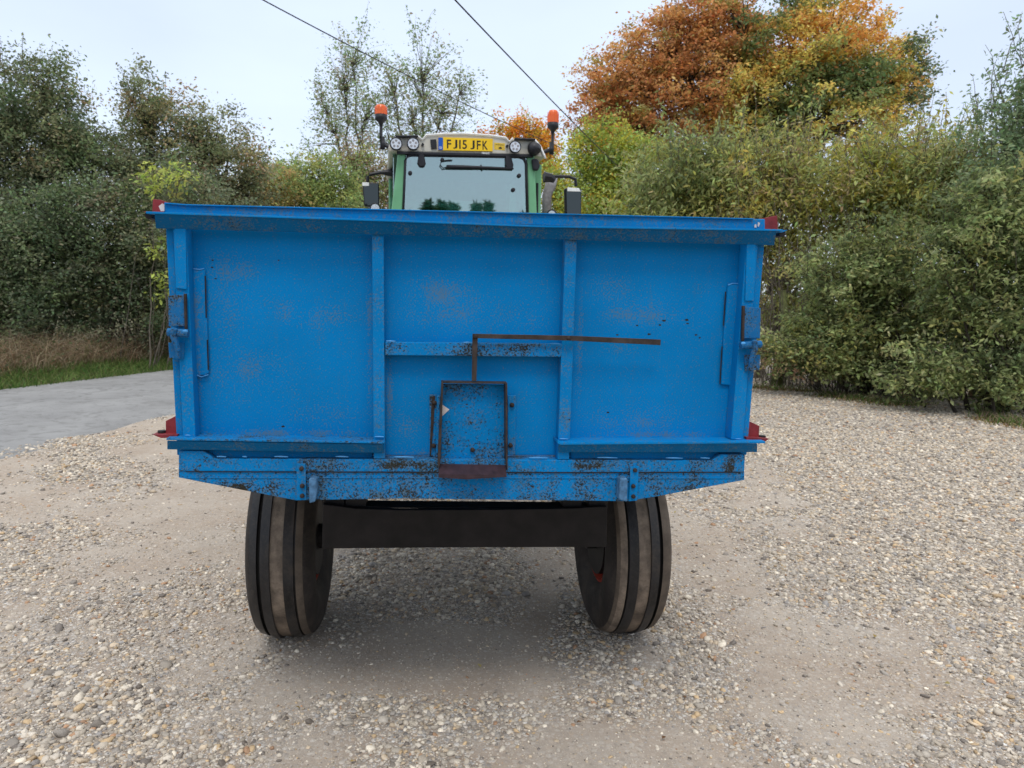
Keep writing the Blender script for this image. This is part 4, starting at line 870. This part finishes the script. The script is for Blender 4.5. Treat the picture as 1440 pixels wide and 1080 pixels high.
# big maple
MAP = [(.46, .22, .085), (.52, .30, .11), (.35, .18, .075), (.24, .22, .08)]
def mzone(P, c, r):
    n = len(P); lat = (P-np.array(CAM[:]))@np.array(right0[:]); dep = (P-np.array(CAM[:]))@np.array(flat[:]); px = 720+lat/dep*F
    u = np.clip((px-955)/100 + (vn(P[:, 0]*1., P[:, 2]+P[:, 1]*.5, .55)-.5)*2.2 + r.normal(0, .2, n), 0, 1)[:, None]; 
    yel = np.array([(.52, .28, .08), (.52, .34, .09), (.42, .34, .09), (.24, .25, .08), (.15, .185, .07), (.10, .14, .055)])[np.clip(((vn2(P[:, 0]+P[:, 1]*.4, P[:, 2], .6)-.5)*1.5+.5 + r.normal(0, .14, n))*6, 0, 5).astype(int)]
    yel = yel*1.75; c = np.where(u > .5, yel, c)
    # greener on the lower inside of the crown, a leaf colour that stays put
    z = P[:, 2]; g_ = r.random(n) < np.clip((7.2-z)/5., 0, .55); c[g_] = np.array([(.09, .13, .045), (.16, .17, .05)])[r.choice(2, g_.sum())]*1.6
    right_ = px > 1240; c[right_ & (r.random(n) < .8)] = (.17, .22, .11)
    return c
plant('maple_tree', 'big autumn maple with rust-orange left half and golden right half', 'tree', [(880, 120, 62, 48), (850, 160, 50, 40), (945, 75, 70, 55), (970, 140, 90, 60), (1050, 40, 70, 50), (1110, 95, 85, 70), (1180, 70, 70, 55), (1210, 125, 80, 60), (1060, 150, 90, 60), (1270, 115, 38, 35), (1130, 20, 40, 30), (990, 30, 50, 32), (900, 190, 70, 40), (1140, 180, 120, 50)], 30, (1060, 30), 1500, 140000, .145, MAP, [3, 3, 2, 1], DBARK, .32, 1, spread=.42, shoots=45, shoot_len=.7, zone=mzone, seed=14, depth=.9, cvar=.2, flat_=.5, shell=.65)
# right-hand shrub belt
RB = [(.20, .205, .07), (.16, .175, .065), (.30, .29, .08), (.12, .135, .055), (.38, .33, .08), (.21, .165, .085)]
GG = [(.098, .112, .045), (.072, .085, .034), (.115, .125, .055), (.05, .062, .028), (.119, .115, .04)]
grp = 'tall shrubs behind the gravel yard'
plant('buddleia', 'grey-green drooping shrub just right of the yellow tree above the trailer rail', 'bush', [(955, 258, 65, 52), (1000, 245, 50, 42), (940, 300, 70, 50), (1010, 280, 60, 60)], 16.5, (975, 16.5), 400, 22000, .14, GG+RB[:3], [2, 2, 2, 1, 1, 2, 2, 2], BARK, .07, 5, grp, spread=.34, aspect=.3, droop=.8, shoots=100, shoot_len=1.1, seed=15)
plant('buddleia', 'tall yellow-green thicket with upright stems rising behind the right corner of the trailer', 'bush', [(1090, 258, 70, 58), (1060, 310, 60, 70), (1130, 300, 70, 75), (1100, 390, 70, 80), (1150, 440, 60, 60)], 15.5, (1100, 15.3), 420, 21000, .13, RB, [3, 3, 3, 1, 2, 2], BARK, .06, 7, grp, spread=.33, aspect=.32, droop=.8, shoots=150, shoot_len=1.3, seed=16)
plant('buddleia', 'golden-green thicket under the right half of the maple', 'bush', [(1200, 258, 70, 48), (1260, 258, 65, 48), (1230, 310, 80, 70), (1300, 270, 60, 60)], 14.2, (1240, 14.0), 460, 24000, .115, RB+YG[:2], [2, 2, 3, 1, 3, 1, 1, 1], BARK, .06, 6, grp, spread=.3, aspect=.34, droop=.6, shoots=120, shoot_len=1.1, seed=17)
plant('elder_bush', 'leafy mid-green bush at the edge of the gravel in the middle of the right hedge', 'bush', [(1200, 400, 80, 65), (1270, 370, 80, 60), (1240, 460, 80, 50), (1160, 480, 60, 45), (1220, 510, 80, 35), (1310, 440, 70, 60)], 12.6, (1235, 12.6), 600, 36000, .09, GG, [3, 3, 2, 2, 1], DBARK, .04, 6, grp, spread=.21, aspect=.42, droop=.5, shoots=50, shoot_len=.7, seed=18)
plant('elder_bush', 'big dark green bush touching the right edge of the photo', 'bush', [(1380, 310, 80, 60), (1440, 360, 90, 90), (1370, 410, 80, 70), (1345, 360, 50, 50), (1410, 290, 60, 50), (1440, 470, 90, 70), (1370, 520, 80, 42), (1450, 545, 80, 40), (1300, 520, 70, 40), (1500, 400, 90, 110)], 10.8, (1410, 11.0), 680, 40000, .085, GG, [3, 3, 2, 3, .5], DBARK, .045, 6, grp, spread=.19, aspect=.42, droop=.5, shoots=50, shoot_len=.7, seed=19)
plant('buddleia', 'loose pale green shrub between the golden thicket and the right edge', 'bush', [(1330, 250, 60, 50), (1395, 300, 60, 55), (1350, 320, 70, 50), (1440, 260, 60, 60)], 12.8, (1370, 12.8), 360, 18000, .105, RB+GG[:3], [3, 3, 2, 2, 1, 1, 1, 1, 1], BARK, .05, 6, grp, spread=.28, aspect=.34, droop=.7, shoots=110, shoot_len=1.0, seed=22)
plant('willow_bush', 'airy small-leaved shrub rising into the sky at the top right corner', 'bush', [(1420, 200, 60, 60), (1450, 130, 40, 50), (1390, 250, 60, 45), (1480, 200, 60, 90)], 11.6, (1455, 12.4), 200, 7500, .085, [(.075, .10, .055), (.06, .082, .045), (.095, .115, .06)], [1, 1, 1], BARK, .04, 5, grp, spread=.2, aspect=.42, shoots=60, shoot_len=.9, seed=20, shell=.2)
plant('bramble_bush', 'low straggly bramble at the foot of the right hedge beside the trailer corner', 'bush', [(1090, 495, 35, 28), (1140, 505, 40, 22), (1190, 510, 50, 22), (1255, 525, 60, 22), (1330, 540, 60, 24), (1410, 550, 60, 26)], 12.6, (1200, 12.8), 260, 12000, .075, GG+[(.2, .13, .08), (.14, .12, .07)], [3, 3, 1, 3, 1, 1, 1], DBARK, .012, 6, spread=.2, aspect=.5, seed=21)
# mossy stump stem
a = at_dist(1096, 470, 14.0); f_ = Vector((a.x, a.y, -.1))
bm = bmesh.new(); tube(bm, [f_, f_+Vector((.03, 0, .6)), f_+Vector((.12, 0, 1.3)), f_+Vector((.02, 0, 2.0))], [.13, .10, .09, .05], 9)
tube(bm, [f_+Vector((.03, 0, .7)), f_+Vector((.4, 0, 1.3)), f_+Vector((.6, 0, 2.0))], [.07, .05, .03], 7)
tag(build('mossy_trunk', bm, MOSS, None, smooth=True), 'short mossy yellow-green trunk at the foot of the right hedge', 'tree trunk')
# bare wiry stems inside the right thicket
rng = np.random.default_rng(77); segs = []
for i in range(110):
    px = rng.uniform(1050, 1250); D = np.interp(px, [1050, 1440], [14.3, 10.4]) + rng.uniform(-.1, .9); b = at_dist(px, 540, D); b.z = 0
    e_ = np.array([b.x+rng.normal(0, .5), b.y+rng.normal(0, .5), rng.uniform(1.5, 3.6)]); segs.append((bez(np.array(b[:]), e_, rng.normal(0, .25, 3), 7), np.linspace(.012, .004, 7)))
V, Fc = tubes_np(segs, 4); tag(npmesh('bare_stems', V, Fc, BARK, smooth=True), kind='stuff')
# far wood closing the view between the trees
rng = np.random.default_rng(5)
def far_wood():
    P = []
    for i in range(300):
        lat = rng.uniform(-55, 60); D = rng.uniform(48, 66); h = 3.2+1.6*vn(lat, 0, .12); 
        P.append([CX+lat*right0.x+D*flat.x, lat*right0.y+D*flat.y, rng.uniform(.3, h)])
    P = np.array(P); idx = np.repeat(np.arange(300), 160); LP = P[idx]+rng.normal(0, 1, (len(idx), 3))*[1.1, 1.1, .8]; LP = LP[LP[:, 2] > .05]; n = len(LP)
    c = np.array([(.10, .12, .06), (.14, .13, .07), (.08, .10, .055)])[rng.integers(0, 3, n)]*rng.uniform(.8, 1.2, (n, 1))
    o = leaf_mesh('far_wood', LP, .34*rng.uniform(.6, 1.3, n), c, M['leaf'], None); tag(o, kind='stuff')
far_wood()
# trees across the yard behind the photographer (seen only mirrored in the cab glass)
def conifer_belt():
    Ps = []; Ss = []
    for i in range(26):
        x = -8+i*.75; y = -19-(i % 3)*1.; h = 5.1+.9*rng.random(); r = 1.6; n = 4200
        z = rng.random(n)**1.3; rr = r*(1-z)**.8*rng.random(n)**.5*(.8+.3*np.sin(z*40)); a = rng.random(n)*2*np.pi
        Ps.append(np.stack([x+rr*np.cos(a), y+rr*np.sin(a), .2+z*h], -1)); Ss.append((np.array([[x, y, -.1], [x, y, h*.5], [x, y, h]]), [.18, .1, .03]))
    P = np.concatenate(Ps); n = len(P); c = np.array((.06, .095, .05))*rng.uniform(.7, 1.3, (n, 1))
    o = leaf_mesh('conifer_belt', P, .35*rng.uniform(.6, 1.3, n), c, M['leaf'], None, .3); tag(o, kind='stuff')
conifer_belt()

# ------------------------------------------------------------------ verge grasses
def blades(name, n, area, hmin, hmax, w, pal, lean=.35, kind='stuff'):
    P = area(n); n = len(P); hgt = rng.uniform(hmin, hmax, n)[:, None]; a = rng.random(n)*2*np.pi; wd = np.stack([np.cos(a), np.sin(a), a*0], -1)*w*rng.uniform(.6, 1.4, (n, 1))
    ld = rng.normal(0, lean, (n, 3)); ld[:, 2] = 0; top = P + hgt*(np.array([0, 0, 1.])+ld*1.6); mid = P + hgt*.55*(np.array([0, 0, 1.])+ld*.5)
    V = np.stack([P-wd, P+wd, mid+wd*.8, mid-wd*.8, mid-wd*.8, mid+wd*.8, top+wd*.1, top-wd*.1], 1).reshape(-1, 3)
    Fc = np.arange(n*8).reshape(-1, 4); c = np.array(pal)[rng.integers(0, len(pal), n)]*rng.uniform(.75, 1.25, (n, 1))
    tag(npmesh(name, V, Fc, M['blade'], cols=np.repeat(c, 8, 0)), kind=kind)
fn = Vector((-fd.y, fd.x, 0))
def vz(P):   # stand on the bank
    s = side(P[:, 0], P[:, 1], FAR[0], fd); P[:, 2] = -.09 + np.clip((s-.2)/2.2, 0, 1)*.32; return P
def strip_area(o0, o1, s0=-7, s1=22):
    def f(n):
        s = rng.uniform(s0, s1, n); o_ = rng.uniform(o0, o1, n) + (vn2(s, s*0, 1.2)-.5)*.25
        P = np.array(FAR[0][:])[None] + np.array(fd[:])[None]*s[:, None] + np.array(fn[:])[None]*o_[:, None]; return vz(P)
    return f
GRN = [(.09, .17, .035), (.06, .13, .03), (.14, .2, .05), (.16, .18, .06)]; DRY = [(.36, .28, .19), (.28, .20, .13), (.42, .33, .21), (.2, .13, .08), (.30, .19, .11)]
blades('verge_grass', 34000, strip_area(-.12, 1.3), .05, .26, .007, GRN)
blades('short_grass', 9000, strip_area(-.35, .1), .02, .06, .008, GRN+[(.25, .22, .08), (.3, .25, .12)])
blades('dry_grass', 17000, strip_area(1.0, 2.6), .12, .6, .007, DRY+[(.46, .38, .25), (.15, .16, .06)], .75)
blades('dry_undergrowth', 5000, strip_area(1.2, 3.0), .3, .85, .006, DRY+[(.45, .38, .26), (.14, .15, .06)], 1.0)
P_ = strip_area(1.0, 3.1)(16000); n_ = len(P_); P_[:, 2] += rng.random(n_)**1.4*.75*(.4+.6*vn(P_[:, 0], P_[:, 1], 1.3))
o = leaf_mesh('bracken', P_, .07*rng.uniform(.5, 1.4, n_), np.array([(.24, .16, .10), (.30, .22, .14), (.13, .14, .07), (.18, .12, .08), (.10, .13, .05)])[rng.integers(0, 5, n_)]*rng.uniform(.7, 1.2, (n_, 1)), M['leaf'], None); tag(o, kind='stuff')
def right_area(n):
    px = rng.uniform(1040, 1500, n); D = np.interp(px, [1040, 1440, 1500], [14.2, 10.2, 9.9]) + rng.normal(0, .22, n)-.25
    lat = (px-720)/F*D*1.0; P = np.stack([CX+lat*right0.x+D*flat.x, lat*right0.y+D*flat.y, D*0+.0], -1); k = vn2(P[:, 0], P[:, 1], 1.6) > .42; P = P[k]; P[:, 2] = ground_h(P[:, 0], P[:, 1]); return P
blades('hedge_foot_grass', 3500, right_area, .03, .13, .006, GRN+DRY[:2])
# fallen leaves and litter
def litter(name, n, area, pal, size):
    P = area(n); n = len(P); c = np.array(pal)[rng.integers(0, len(pal), n)]*rng.uniform(.7, 1.2, (n, 1)); P = P + np.array([0, 0, .012])
    d = rng.normal(0, 1, (n, 3)); d[:, 2] *= .15; d /= np.linalg.norm(d, axis=1)[:, None]; w = np.cross(d, [0, 0, 1.]) + rng.normal(0, .25, (n, 3))*[0, 0, 1]; S = (size*rng.uniform(.5, 1.3, n))[:, None]
    V = np.stack([P, P+d*S*.5+w*S*.35+[0, 0, .004], P+d*S, P+d*S*.5-w*S*.35+[0, 0, .004]], 1).reshape(-1, 3); tag(npmesh(name, V, np.arange(n*4).reshape(n, 4), M['leaf'], cols=np.repeat(c, 4, 0)), kind='stuff')
LIT = [(.42, .30, .10), (.30, .17, .07), (.5, .42, .16), (.22, .12, .06)]
litter('fallen_leaves', 2600, strip_area(-.55, .6), LIT, .05)
litter('hedge_litter', 5000, right_area, LIT+[(.15, .09, .05)], .05)
def yard(n):
    D = rng.uniform(2.2, 12, n); lat = (rng.random(n)*2-1)*.75*D; P = np.stack([CX+lat*right0.x+D*flat.x, lat*right0.y+D*flat.y, D*0], -1); P = P[side(P[:, 0], P[:, 1], NEAR[0], rd) < 0]; P[:, 2] = ground_h(P[:, 0], P[:, 1])+.003; return P
litter('yard_leaves', 150, yard, LIT, .022)
